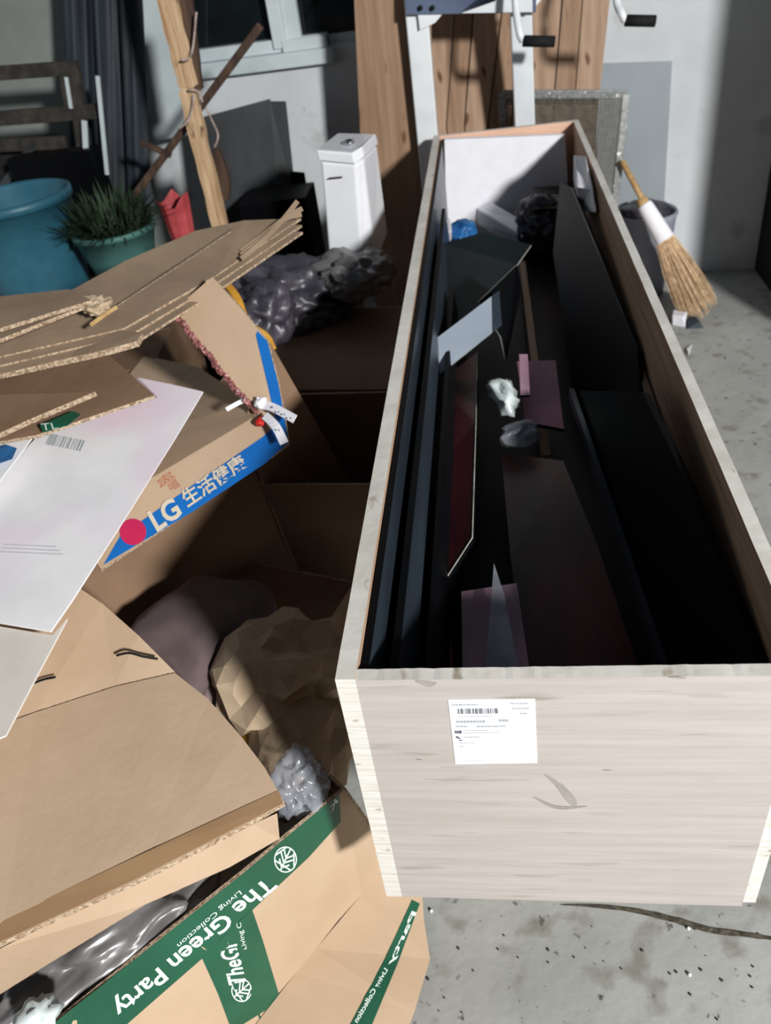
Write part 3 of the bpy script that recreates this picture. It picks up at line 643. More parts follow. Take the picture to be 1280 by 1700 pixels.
# tinsel tape along the upright flap edge, and the knot
bm = bmesh.new()
ed = smooth_path([UP(288, 514, .003), UP(318, 556, .003), UP(350, 594, .003), UP(392, 646, .003), UP(428, 684, .003)], 12)
for i, p in enumerate(ed):
    bmesh.ops.create_cube(bm, size=.010, matrix=Matrix.Translation(p+Vector((R_.uniform(-.003, .003), R_.uniform(-.003, .003), .002)))@Euler((R_.random()*3, R_.random()*3, 0)).to_matrix().to_4x4())
tag(from_bm('tinsel_garland', bm, 'rose_tinsel'), 'rose tinsel-like tape running down the torn edge of the tan flap', 'tape')
kn = thing('ribbon_knot', 'white dotted ribbon knot with red scrap on the blue-striped carton', 'ribbon')
def band(name, pts, w, m, parent, th=.0015):
    pts = smooth_path([Vector(p) for p in pts], 5); bm = bmesh.new(); rows = []
    for i, p in enumerate(pts):
        t = (pts[min(i+1, len(pts)-1)]-pts[max(i-1, 0)]).normalized(); s = t.cross((CAM-p).normalized()).normalized(); nn = s.cross(t)
        rows.append([bm.verts.new(p+s*w/2+nn*th), bm.verts.new(p-s*w/2+nn*th), bm.verts.new(p-s*w/2), bm.verts.new(p+s*w/2)])
    for a, b in zip(rows, rows[1:]):
        for k in range(4): bm.faces.new((a[k], a[(k+1) % 4], b[(k+1) % 4], b[k]))
    bm.faces.new(rows[0]); bm.faces.new(rows[-1]); return from_bm(name, bm, m, parent)
band('tail', [Z(430, 672, .73), Z(452, 676, .735), Z(490, 696, .73)], .020, 'foam', kn)
band('tail', [Z(440, 690, .72), Z(458, 708, .715), Z(472, 736, .70)], .020, 'foam', kn)
band('tail', [Z(420, 660, .735), Z(398, 668, .73), Z(376, 680, .72)], .010, 'foam', kn)
lab(crumple('knot', Z(433, 668, .735), (.015, .015, .014), 'foam', kn, seed=51, sub=3, amp=.4), 'bunched white ribbon')
lab(crumple('red_scrap', Z(434, 700, .705), (.013, .015, .010), 'red_tape', kn, seed=52, sub=3, amp=.4), 'red scrap')
bm = bmesh.new()
for (x, y) in ((452, 676), (462, 684), (472, 688), (482, 694), (463, 714)):
    p = Z(x, y, .7385 if y < 700 else .722); bmesh.ops.create_circle(bm, cap_ends=True, radius=.0022, segments=8, matrix=Matrix.Translation(p)@(CAM-p).to_track_quat('Z', 'Y').to_matrix().to_4x4())
from_bm('printed_dots', bm, 'ink', kn, kind='stuff')
# --- white sheet
ws = thing('white_mailer', 'big crinkled white sheet with a faint barcode on the cardboard pile', 'paper sheet')
wq = [Z(-170, 1010, .74), Z(84, 1048, .735), Z(337, 650, .825), Z(230, 627, .845)]
wpts = ZL([(-170, 1000, .74), (84, 1048, .735), (206, 860, .776), (337, 650, .825), (230, 627, .845), (60, 728, .84), (-170, 960, .80)])
WP = on_plane(wpts[0], wpts[1], wpts[3])
wpts = [WP(x, y, 0) for x, y in ((-170, 1000), (0, 1034), (84, 1048), (120, 996), (206, 862), (290, 728), (337, 650), (285, 638), (230, 627), (262, 660), (62, 724), (-20, 812), (-170, 960))]
wsh = sheet('sheet', wpts, .003, 'paper', 'paper', ws)
bars = []; x = 0
while x < .96:
    wv = R_.choice((.015, .03, .05)); bars.append((x, 0, x+wv, 1)); x += wv+R_.choice((.02, .035, .05))
marks('barcode', [WP(76, 738, 0), WP(134, 750, 0), WP(142, 732, 0), WP(84, 720, 0)], bars, 'ink_pale', ws, .001)
M['ghost_ink'] = mat('ghost_ink', S(206, 207, 212), S(200, 201, 206), .8)
rc = []
for v in (.1, .4, .7):
    words(.0, .9-.2*v, v, .12, .03, .07)
marks('faint_print', [WP(0, 920, 0), WP(118, 925, 0), WP(124, 905, 0), WP(8, 900, 0)], rc[-60:], 'ghost_ink', ws, .001)
sheet('lower_sheet', [WP(-170, 1004, -.008), WP(0, 1036, -.008), WP(84, 1050, -.008), WP(108, 1022, -.008), *[WP(x, y, -.008) for x, y in ((50, 1130), (5, 1216), (-170, 1290))]], .004, 'sheet_grey', 'sheet_grey', ws)
# printed plastic with blue, far left
pb = thing('blue_print_wrapper', 'pale plastic wrapper with blue print at the left edge', 'wrapper')
sheet('film', ZL([(-120, 730, .835), (0, 712, .845), (62, 716, .845), (-2, 800, .82), (-120, 900, .80)]), .002, 'paper', 'paper', pb)
sheet('blue_print', ZL([(-30, 750, .8415), (10, 738, .845), (28, 744, .844), (20, 762, .8415), (-10, 772, .839), (-30, 770, .838)]), .0006, 'blue_bag', 'blue_bag', pb)
# --- cardboard sheets over/behind the white one
def cards(name, label, pts, th, m, cat='cardboard', group=None): return tag(sheet(name, pts, th, m, 'card_edge'), label, cat, group)
cards('cardboard_sheet', 'brown cardboard sheet with square corner over the white sheet', ZL([(-160, 640, .90), (180, 588, .90), (256, 656, .872), (62, 722, .858), (-160, 760, .85)]), .008, 'card_dk')
cards('cardboard_offcut', 'reddish brown cardboard piece at the left edge, above the blue wrapper', ZL([(-160, 660, .915), (158, 650, .905), (40, 700, .885), (-20, 728, .875), (-160, 790, .865)]), .012, 'card_dk')
o = sheet('tape_scrap', ZL([(66, 706, .882), (122, 682, .886), (134, 688, .884), (112, 706, .878), (72, 718, .874)]), .001, 'green'); tag(o, 'scrap of dark green printed tape at the edge of the brown cardboard sheet', 'tape')
text('lettering', 'TL', [Z(70, 716, .8785), Z(98, 712, .8785), Z(94, 702, .882), Z(68, 704, .882)], 'white_print', o)
# top stack of big flat sheets
def curlf(a): return lambda u, v: a*math.sin(u*math.pi)
TS = thing('cardboard_stack', 'stack of long grey-brown cardboard sheets sloping up to the right', 'cardboard')
s1 = [Z(-160, 640, .955), Z(190, 552, .93), Z(498, 372, .99), Z(404, 368, 1.03), Z(330, 382, 1.03), Z(120, 482, 1.0), Z(150, 520, .98), Z(-160, 560, .97)]
for k in range(3):
    off = Vector((0.004*k, -.004*k, -.009*k))
    pts = [Z(-160+8*k, 628+5*k, .962), Z(205+6*k, 545+4*k, .945), Z(360, 456+4*k, .97), Z(500-2*k, 362+5*k, 1.0), Z(404, 366, 1.02), Z(325, 383, 1.02), Z(210, 432, 1.0), Z(118, 482, .99), Z(-160, 530, .99)]
    pts = [p+off for p in pts]
    sheet('layer', pts, .006, 'card2', 'card_edge', TS)
sheet('raised_crease', [Z(388, 378, 1.0225), Z(384, 384, 1.022), Z(188, 512, .979), Z(192, 508, .98)], .001, 'card_edge', 'card_edge', TS)
# torn curled layers at the tip
for k, (x, y, z) in enumerate(((494, 334, 1.05), (502, 346, 1.035), (500, 356, 1.02))):
    band('torn_layer', [Z(400, 430-6*k, .985), Z(440, 396-4*k, 1.0), Z(472, 362+k, 1.02), Z(x, y, z)], .012, 'card2', TS, .003)
# lower curved sheet
cards('curled_cardboard', 'double-wall cardboard with rounded tip below the long stack', ZL([(-160, 655, .93), (60, 606, .93), (170, 582, .935), (228, 566, .935), (236, 552, .94), (170, 544, .945), (-160, 600, .94)]), .014, 'card2')
# left upper stack
for k in range(2):
    cards('cardboard_strip', ('upper short cardboard strip lying on the long stack at left', 'lower short cardboard strip lying on the long stack at left')[k], ZL([(-160, 560+22*k, 1.03-.018*k), (0, 545+18*k, 1.03-.018*k), (152-14*k, 498+10*k, 1.03-.016*k), (116, 480, 1.035-.016*k), (0, 492, 1.04-.016*k), (-160, 510, 1.04-.016*k)]), .008, 'card2')
tag(crumple('brown_paper', Z(158, 508, .995), (.035, .035, .018), 'kraft', seed=61, sub=3, amp=.5, smooth=False), 'crumpled brown parcel-tape wad between cardboard strips', 'tape')
band_ = band('wood_sliver', [Z(150, 540, .99), Z(172, 524, .992), Z(194, 510, .992)], .008, 'cane', None); tag(band_, 'pale wooden sliver lying on the cardboard stack', 'wood')
# --- supporting cartons and dark ones behind
def carton(name, label, lo, hi, m='card_dk', rz=0, open_=False):
    t = thing(name, label, 'carton'); cx, cy = (lo[0]+hi[0])/2, (lo[1]+hi[1])/2
    hx, hy = (hi[0]-lo[0])/2, (hi[1]-lo[1])/2; c, s = math.cos(rz), math.sin(rz)
    P = lambda x, y, z: Vector((cx+x*c-y*s, cy+x*s+y*c, z))
    ths = .006
    for a, b in (((-hx, -hy), (hx, -hy)), ((hx, -hy), (hx, hy)), ((hx, hy), (-hx, hy)), ((-hx, hy), (-hx, -hy))):
        sheet('wall', [P(*a, lo[2]), P(*b, lo[2]), P(*b, hi[2]), P(*a, hi[2])], ths, m, 'card_edge', t)
    if not open_:
        sheet('top_flap', [P(-hx, -hy, hi[2]), P(hx, -hy, hi[2]), P(hx, 0, hi[2]+.002), P(-hx, 0, hi[2]+.002)], .005, m, 'card_edge', t)
        sheet('top_flap', [P(-hx, .004, hi[2]+.002), P(hx, .004, hi[2]+.002), P(hx, hy, hi[2]), P(-hx, hy, hi[2])], .005, m, 'card_edge', t)
    else:
        sheet('top_flap', [P(hx, -hy, hi[2]), P(hx, hy, hi[2]), P(hx+.09, hy, hi[2]-.12), P(hx+.09, -hy, hi[2]-.12)], .005, m, 'card_edge', t)
    return t
carton('brown_carton', 'closed brown carton buried low in the pile beside the mauve cloth', (-.80, .42, .0), (-.22, .90, .31), rz=-.3)
carton('brown_carton', 'closed brown carton under the long cardboard stack', (-1.25, .75, .0), (-.70, 1.35, .62), rz=-.2)
carton('brown_carton', 'open dark brown carton next to the crate left side', (-.42, .96, .0), (-.03, 1.42, .50), rz=-.08, open_=True)
carton('brown_carton', 'dusty closed brown carton behind the open dark one, under black bags', (-.62, 1.46, .0), (-.05, 2.05, .50), rz=-.12)
carton('brown_carton', 'brown carton at the far left under the turquoise bucket side', (-1.45, 1.45, 0), (-.85, 2.0, .60), rz=.1)
# yellow strap
tag(tube('yellow_strap', smooth_path([Z(365, 458, .93), Z(392, 492, .90), Z(408, 530, .86), Z(440, 556, .82), Z(452, 580, .80)], 6), [.011]*25, 'yellow', seg=8, squash=.4), 'yellow twisted strap hanging behind the tan flap', 'strap')
# --- dark plastic bags
tag(crumple('black_rubbish_bag', Vector((-.50, 2.0, .58)), (.24, .17, .11), 'bag_dark', seed=71, amp=.35, sub=5, freq=2.4), 'dark crinkled plastic bag heap left of the white cistern', 'bag')
tag(crumple('black_rubbish_bag', Y(590, 452, 2.0), (.13, .11, .07), 'bag_grey', seed=75, amp=.4, sub=4, freq=2.4), 'greyish plastic bag right under the white cistern', 'bag')
tag(crumple('black_rubbish_bag', Y(440, 520, 1.62), (.09, .09, .09), 'bag_dark', seed=78, amp=.35, sub=4), 'small black plastic bag behind the yellow strap', 'bag')

# ============================================================ THINGS BEHIND
# --- toilet cistern
ci = thing('toilet_cistern', 'white ceramic toilet cistern standing upright on the rubbish pile', 'cistern')
yf, yb = 2.12, 2.30
f_bl, f_br = Y(548, 402, yf), Y(622, 440, yf-.02)
def up(p, q, zz): return p+(q-p)*((zz-p.z)/(q.z-p.z))
fl0 = [Y(548, 440, yf), Y(602, 446, yf-.03), Y(624, 440, yf), Y(644, 388, yb), Y(560, 400, yb+.04)]
fl1 = [Y(532, 268, yf), Y(590, 274, yf-.03), Y(604, 262, yf), Y(626, 242, yb), Y(566, 240, yb+.04)]
def prism(name, base, topp, m, parent, bev=.008):
    bm = bmesh.new(); a = [bm.verts.new(p) for p in base]; b = [bm.verts.new(p) for p in topp]; n = len(a)
    bm.faces.new(a); bm.faces.new(b)
    for i in range(n): bm.faces.new((a[i], a[(i+1) % n], b[(i+1) % n], b[i]))
    bmesh.ops.bevel(bm, geom=list(bm.edges), offset=bev, segments=3, affect='EDGES', profile=.5)
    return from_bm(name, bm, m, parent, False)
prism('tank_body', fl0, fl1, 'porcelain', ci)
mid = sum(fl1, Vector())/5
l0 = [mid+(p-mid)*1.06+Vector((0, 0, .002)) for p in fl1]; l1 = [p+Vector((-.004, 0, .035)) for p in l0]
prism('tank_lid', l0, l1, 'porcelain', ci, .006)
c0 = sum(l1, Vector())/5
lathe('flush_button', [(.001, 0), (.022, 0), (.022, .006), (.016, .009), (.001, .009)], c0, 'chrome', ci, 20)
bar('overflow_slot', Y(546, 296, yf-.020), Y(568, 294, yf-.026), .004, .004, 'black_foam', ci)
# --- pine planks leaning on the wall
PP0 = Vector((0, 2.98, 0)); PN = Vector((0, 1.6, -.27)).normalized()   # plane of the planks
def plank(xt, yt, xb, yb_, xt2, xb2, m, label, dz=0, th=.022, ztop=1.85, extra=0, PP0=PP0, PN=PN):
    e = []
    for (a, b) in (((xt, yt), (xb, yb_)), ((xt2, yt), (xb2, yb_))):
        p0 = PP0+Vector((0, extra, 0)); p = PL(*a, p0, PN); q = PL(*b, p0, PN); d = (q-p)
        c_ = Vector((.04, PN.z/PN.y, -1)); q2_ = q+c_*(q.z-.003)
        q2_.y = p0.y-PN.z/PN.y*q2_.z; e.append((p+d*((ztop-p.z)/d.z), q, q2_))
    return tag(sheet('pine_plank', [e[0][0], e[1][0], e[1][1], e[1][2], e[0][2], e[0][1]], th, m, m), label, 'plank', 'pine planks leaning on the wall')
names = ['widest pine plank, leftmost of those leaning on the wall', 'narrow pine plank just right of the machine left post', 'pine plank second right of the machine left post', 'pine plank crossed by the dark post shadow', 'pine plank just left of the machine right post', 'pine plank directly right of the machine right post', 'pine plank second from the right edge of the row', 'rightmost pine plank of the row against the wall']
rows = [(588, 0, 606, 400, 716, 716, 'pine'), (718, 0, 708, 210, 755, 740, 'pine2'), (757, 0, 742, 210, 786, 770, 'pine'), (789, 0, 772, 210, 834, 808, 'pine2'), (837, 0, 811, 210, 868, 846, 'pine'), (870, 0, 850, 210, 932, 915, 'pine2'), (935, 0, 917, 210, 966, 950, 'pine'), (968, 0, 952, 210, 1012, 990, 'pine2')]
for i, r in enumerate(rows): plank(r[0], r[1], r[2], r[3], r[4], r[5], r[6], names[i], extra=.004*(i % 3), ztop=1.75+.03*(i % 3), **(dict(PP0=Vector((0, 2.935, 0)), PN=Vector((0, 1, -.01)).normalized()) if i == 0 else {}))
# --- exercise machine
ym = 2.90
ex = thing('exercise_machine', 'white steel exercise machine frame with black foam grips behind the crate', 'exercise machine')
def post(a, b):
    p, q = Y(*a, ym), Y(*b, ym); d = q-p
    return p+d*((1.9-p.z)/d.z), p+d*((.05-p.z)/d.z)
pl = post((693, 30), (711, 235)); pr = post((866, 60), (871, 205))
bar('post', pl[0], pl[1], .085, .06, 'white_paint', ex, .006, up=(0, 1, 0)); bar('post', pr[0], pr[1], .08, .06, 'white_paint', ex, .006, up=(0, 1, 0))
for q in (pl[1], pr[1]):
    bar('foot', q+Vector((0, -.06, -.02)), q+Vector((0, .07, -.02)), .06, .05, 'white_paint', ex, .005)
# top cross panel
cp = [Y(676, 22, ym-.04), Y(892, 22, ym-.04)]
x0, x1, zc = cp[0].x, cp[1].x, cp[0].z
sheet('cross_plate', [Y(674, 24, ym-.06), Y(890, 21, ym-.06), Y(890, -60, ym-.06), Y(674, -60, ym-.06)], .02, 'frame_blue', 'white_paint', ex)
sheet('cover_plate', [Y(765, 22, ym-.085), Y(884, 20, ym-.085), Y(884, -40, ym-.085), Y(840, -40, ym-.085), Y(822, 2, ym-.085)], .004, 'white_paint', 'white_paint', ex)
sheet('corner_gusset', [Y(694, 24, ym-.05), Y(734, 24, ym-.05), Y(722, 38, ym-.05), Y(697, 50, ym-.05)], .01, 'white_paint', 'white_paint', ex)
sheet('corner_gusset', [Y(880, 20, ym-.04), Y(904, -6, ym-.04), Y(882, -10, ym-.04)], .01, 'white_paint', 'white_paint', ex)
for (x, y) in ((698, 13), (718, 13)):
    p = Y(x, y, ym-.066); lathe('bolt', [(.001, 0), (.009, 0), (.009, .006), (.001, .006)], p, 'black_foam', ex, 12, Matrix.Rotation(math.pi/2, 4, 'X'))
yh = 2.66
def handle(top_, bend, tip0, tip1, label):
    h0 = Y(*top_, yh+.04); path = smooth_path([h0+Vector((0, .18, .18)), h0+Vector((0, .04, .10)), h0, Y(*bend, yh), Y(*tip0, yh)], 6)
    hb = tube('handle_bar', path, .013, 'white_paint', ex, 12)
    tube('foam_grip', [Y(*tip0, yh), Y(*tip1, yh)], .0185, 'black_foam', hb, 14)
handle((856, 10), (862, 52), (868, 68), (921, 69), 'a'); handle((1024, 2), (1032, 22), (1038, 34), (1088, 35), 'b')
# --- wire screen
sc = thing('wire_screen', 'galvanised-framed wire mesh screen leaning behind the crate far end', 'screen')
S0 = Vector((0, 2.86, 0)); SN = Vector((0, 1.0, -.1)).normalized()
a, b, c2 = PL(832, 156, S0, SN), PL(1046, 152, S0, SN), PL(1026, 345, S0, SN)
S0 = Vector((0, 2.93, 0)); SN = Vector((0, 1.0, -.12)).normalized()
a, b, c2 = PL(832, 156, S0, SN), PL(1040, 156, S0, SN), PL(1020, 345, S0, SN)
d_ = (c2-b); bb = b+d_*((.01-b.z)/d_.z); aa = Vector((a.x+.02, bb.y, .01))
for p, q in ((a, b), (b, bb), (aa, bb), (a, aa)): bar('frame_bar', p, q, .03, .018, 'galv', sc, .002, up=(0, 1, 0))
bm = bmesh.new()
nx, nz = 46, 90
def thin(p, q, w):
    t = (q-p).normalized(); s = t.cross(Vector((0, 1, 0))).normalized()*w/2; v = Vector((0, w/2, 0))
    A_ = [bm.verts.new(p+k) for k in (s, -v, -s, v)]; B_ = [bm.verts.new(q+k) for k in (s, -v, -s, v)]
    for i in range(4): bm.faces.new((A_[i], A_[(i+1) % 4], B_[(i+1) % 4], B_[i]))
for i in range(1, nx): thin(a+(b-a)*i/nx, aa+(bb-aa)*i/nx, .0046)
for i in range(1, nz): thin(a+(aa-a)*i/nz, b+(bb-b)*i/nz, .0046)
from_bm('wire_mesh', bm, 'wire', sc, kind='stuff')
# --- grey board on wall
tag(sheet('grey_board', [Y(988, 106, WY-.012), Y(1116, 102, WY-.012), Y(1098, 420, WY-.012), Y(990, 430, WY-.012)], .008, 'board_grey'), 'plain pale grey board standing flat against the white wall', 'board')
# --- slate tub
c = Z(1058, 500, 0); tb = thing('slate_tub', 'round slate-grey plastic tub between the crate and the broom', 'tub')
cx, cy = Y(1068, 430, 3.16).x, 3.16
lathe('tub_body', [(.001, 0), (.10, 0), (.13, .36), (.137, .38), (.13, .39), (.12, .38), (.09, .02), (.001, .02)], (cx, cy, 0), 'tub', tb)
lab(crumple('rubbish_liner', Vector((cx+.0, cy-.0, .38)), (.11, .11, .04), 'bag_dark', tb, seed=81, sub=3, amp=.4), 'dark bag filling the tub')
# --- broom
br = thing('straw_broom', 'straw broom with cane handle and white wrapped neck leaning right of the crate', 'broom')
h0 = Y(1034, 270, 2.97); h1 = Y(1067, 335, 2.93); n1 = Y(1104, 398, 2.87); s2 = Y(1142, 460, 2.81); tip = Z(1168, 526, .012)
tube('handle', [h0+(h0-h1)*.05, h1+(n1-h1)*.4], .012, 'cane', br, 12)
tube('wrapped_neck', smooth_path([h1+(n1-h1)*.05, h1+(n1-h1)*.2, h1+(n1-h1)*.6, n1], 4), [.020]+[.03+.012*i/12 for i in range(12)], 'foam', br, 14)
tube('neck_collar', [h1+(h1-n1)*.10, h1+(n1-h1)*.10], [.022, .026], 'cane', br, 12)
bm = bmesh.new()
ax = (tip-n1).normalized(); s_ = ax.cross(Vector((0, 1, 0))).normalized(); v_ = s_.cross(ax)
LL = (tip-n1).length
for k in range(520):
    an = R_.random()*6.283; rr = math.sqrt(R_.random())
    r0 = .036*rr; rm = (.056+.014*R_.random())*rr; r1 = (.088)*rr
    e = LL*(.84+.2*R_.random()-.12*rr)
    of = lambda r: s_*math.cos(an)*r+v_*math.sin(an)*r*.6
    P_ = [n1-ax*.02+of(r0), n1+ax*e*.45+of(rm), n1+ax*e+of(r1)+Vector((0, 0, -.004+.008*R_.random()))]
    for q in P_: q.z = max(q.z, .004)
    tube_bm(bm, P_, [.0022, .0018, .0007], 3)
from_bm('bristles', bm, 'straw', br, kind='stuff')
bar('binding', n1+ax*LL*.40-s_*.05, n1+ax*LL*.40+s_*.05, .004, .06, 'straw', br)
# white foot block with dark block, small sliver
tag(hexa('white_block', ZL([(1116, 540, .0), (1138, 544, .0), (1140, 528, 0), (1118, 524, 0)]), ZL([(1116, 524, .05), (1134, 526, .05), (1141, 518, .05), (1118, 514, .05)]), 'foam', None, .003), 'small white block on the floor beside the broom', 'block')
tag(hexa('dark_block', ZL([(1140, 547, .0), (1168, 545, .0), (1160, 530, 0), (1142, 530, 0)]), ZL([(1141, 532, .03), (1160, 534, .03), (1156, 526, .03), (1143, 524, .03)]), 'blk_blue', None, .002), 'small dark block on the floor under the broom tip', 'block')
tag(sheet('torn_paper', [Z(1140, 578, .01), Z(1150, 572, .012), Z(1144, 590, .008)], .002, 'paper'), 'tiny torn scrap of white paper on the floor by the crate', 'paper')
# --- dark cupboard added out of frame right to shade the wall
cb = thing('shade_blocker', 'added unseen tall dark cupboard at the far right edge, mostly out of view', 'blocker')
box('body', (1.58, 2.2, 0), (2.25, 2.75, 2.1), 'black_gap', cb, .005); box('front_slab', (1.60, 2.18, .05), (1.90, 2.2, 2.05), 'black_gap', cb); box('front_slab', (1.92, 2.18, .05), (2.22, 2.2, 2.05), 'black_gap', cb)
tag(box('black_bin', (1.47, 3.02, 0), (1.95, 3.33, .50), 'black_gap', None, .006), 'low black bin against the wall at the right picture edge', 'bin')
# --- wooden post, broken
po = thing('split_timber_post', 'split and splintered pale timber post propped left of the window', 'timber post')
yp = 2.55
def rough_bar(name, pts, wd, m, parent, seed=0, n=30, th=.03):
    P_ = [Vector(p) for p in pts]; bm = bmesh.new(); rows = []
    path = smooth_path(P_, n//(len(P_)-1))
    for i, p in enumerate(path):
        t = (path[min(i+1, len(path)-1)]-path[max(i-1, 0)]).normalized(); s = t.cross(Vector((0, 1, 0))).normalized(); v = Vector((0, 1, 0))
        k = 1+.22*noise.noise(p*14+Vector((seed, 0, 0))); k2 = 1+.22*noise.noise(p*14+Vector((0, seed+5, 0)))
        if i in (0, len(path)-1): k *= .5; k2 *= .6
        rows.append([bm.verts.new(p+s*wd*k-v*th/2), bm.verts.new(p-s*wd*k2-v*th/2), bm.verts.new(p-s*wd*k2+v*th/2), bm.verts.new(p+s*wd*k+v*th/2)])
    for a_, b_ in zip(rows, rows[1:]):
        for k in range(4): bm.faces.new((a_[k], a_[(k+1) % 4], b_[(k+1) % 4], b_[k]))
    bm.faces.new(rows[0]); bm.faces.new(rows[-1]); return from_bm(name, bm, m, parent)
rough_bar('upper_timber', [Y(262, -120, yp), Y(280, 0, yp), Y(296, 70, yp), Y(314, 145, yp)], .036, 'splinter', po, 1)
rough_bar('bark_side', [Y(308, -20, yp+.012), Y(317, 60, yp+.012), Y(328, 150, yp+.012)], .020, 'dark_wood', po, 2)
rough_bar('lower_timber', [Y(310, 145, yp-.01), Y(328, 220, yp-.01), Y(350, 310, yp-.01), Y(378, 430, yp-.01), Y(420, 620, yp-.01)], .031, 'splinter', po, 3)
for j, pts in enumerate((((312, 150), (330, 152), (336, 170)), ((296, 215), (315, 195), (322, 158)), ((300, 100), (318, 90), (326, 20)))):
    lab(tube('splinter', smooth_path([Y(x, y, yp-.04) for x, y in pts], 4), .004, 'rope', po, 6), 'pale torn splinter')
t = thing('dark_stick', 'long thin dark stick crossing diagonally behind the timber post', 'stick')
bar('shaft', Y(433, 42, 2.6), Y(205, 350, 2.6), .028, .02, 'dark_wood', t, .003, up=(0, 1, 0))
t = tag(bar('short_stick', Y(232, 236, 2.62), Y(284, 258, 2.62), .02, .02, 'dark_wood', None, .002, up=(0, 1, 0)), 'short brown stick behind the diagonal stick', 'stick')
tag(tube('string', smooth_path([Y(338, 170, 2.6), Y(352, 200, 2.6), Y(362, 225, 2.6), Y(356, 245, 2.6)], 5), .004, 'rope', seg=6), 'loose pale string hanging by the dark boards', 'string')
tag(rough_bar('bark_piece', [Y(352, 250, 2.62), Y(366, 290, 2.62), Y(368, 330, 2.62)], .03, 'dark_wood', None, 8), 'brown bark strip hanging right of the timber post', 'bark')
# --- dark boards under the window
tag(sheet('dark_board', [Y(330, 196, 3.0), Y(448, 164, 3.05), Y(484, 300, 2.95), Y(470, 420, 2.8), Y(380, 470, 2.75)], .02, 'dark_board'), 'broad dark grey board leaning under the window', 'board')
tag(sheet('dark_board', [Y(450, 168, 3.08), Y(474, 168, 3.08), Y(500, 420, 2.9), Y(470, 430, 2.88)], .02, 'dark_board'), 'narrow dark board right of the broad leaning one', 'board')
tag(box('black_box', (-.80, 2.62, .35), (-.52, 2.85, .74), 'blk', None, .006), 'black box in front of the dark leaning boards', 'box')
tag(sheet('black_board', [Y(482, 284, 2.9), Y(504, 286, 2.9), Y(524, 400, 2.8), Y(478, 420, 2.8)], .015, 'blk'), 'small black panel left of the white cistern', 'panel')
carton('brown_carton', 'shadowed carton beneath the black box under the window', (-1.0, 2.35, 0), (-.40, 2.95, .345), rz=0)
# --- tarpaulin curtain
tp = thing('dark_tarpaulin', 'dark navy tarpaulin hanging in folds left of the window', 'tarpaulin')
pa = [Y(96, -140, 3.1), Y(224, -140, 3.1), Y(252, 420, 2.9), Y(130, 430, 2.9)]
bm = bmesh.new(); patch_bm(bm, pa, .004, 30, 16, curl=lambda u, v: .03*math.sin(u*17)*(1-.3*v)+.012*math.sin(u*41+v*4)); from_bm('folded_sheet', bm, ['tarp', 'tarp'], tp, True)
# pale panel behind (blue-white)
tag(sheet('pale_door_board', [Y(206, -160, 3.2), Y(296, -160, 3.2), Y(304, 225, 3.2), Y(232, 240, 3.2)], .03, 'upvc'), 'pale blue-white board standing right of the dark tarpaulin', 'board')
# --- iron rack left
rk = thing('iron_rack', 'dark rusty iron rack frame at the far left', 'rack')
yr = 2.85
def rb(a_, b_, w_, m='iron', y0=yr, y1=None): bar('rack_bar', Y(*a_, y0), Y(*b_, y1 or y0), w_, .03, m, rk, .002, up=(0, 1, 0))
rb((-120, 130), (130, 112), .05); rb((-120, 206), (160, 184), .055); rb((-120, 246), (110, 236), .05); rb((106, 118), (118, 186), .035); rb((122, 118), (150, 330), .05)
rb((60, 235), (-10, 330), .03, 'dark_board'); rb((-120, 128), (-112, 400), .04)
lab(rk.children[-1], 'dark rear leg') if False else None
for (a_, b_, w_, lb) in (((162, 126), (178, 290), .016, 'thin pale strip leaning on the tarpaulin, upper right of the rack'), ((140, 200), (148, 350), .022, 'pale grey slat leaning behind the potted plant'), ((110, 128), (118, 180), .014, 'short pale slat between the rack bars')):
    tag(bar('pale_slat', Y(*a_, 2.80 if w_ > .015 else 2.833), Y(*b_, 2.78 if w_ > .015 else 2.831), w_, .01, 'upvc', None, .001, up=(0, 1, 0)), lb, 'slat')
tag(box('black_cabinet', (-1.78, 2.75, 0), (-1.40, 2.84, .98), 'blk', None, .005), 'black cabinet behind the turquoise bucket', 'cabinet')
tag(box('rack_shelf_box', (-2.4, 2.9, .78), (-1.75, 3.2, .98), 'black_gap', None, .005), 'dark box under the iron rack', 'box')
# --- bucket
bk = thing('turquoise_bucket', 'large turquoise plastic bucket at the far left', 'bucket')
rim = Y(18, 325, 2.35); bc = Vector((rim.x, rim.y, 0)); hz = rim.z; zb_ = hz-.42
lathe('bucket_body', [(.001, zb_), (.165, zb_), (.175, zb_+.04), (.19, zb_+.2), (.205, hz-.03), (.222, hz-.03), (.222, hz), (.212, hz+.004), (.202, hz-.004), (.165, zb_+.012), (.001, zb_+.012)], bc, 'bucket', bk, 48)
carton('brown_carton', 'carton standing under the turquoise bucket', (bc.x-.25, bc.y-.22, 0), (bc.x+.25, bc.y+.25, zb_-.004), 'card_dk')
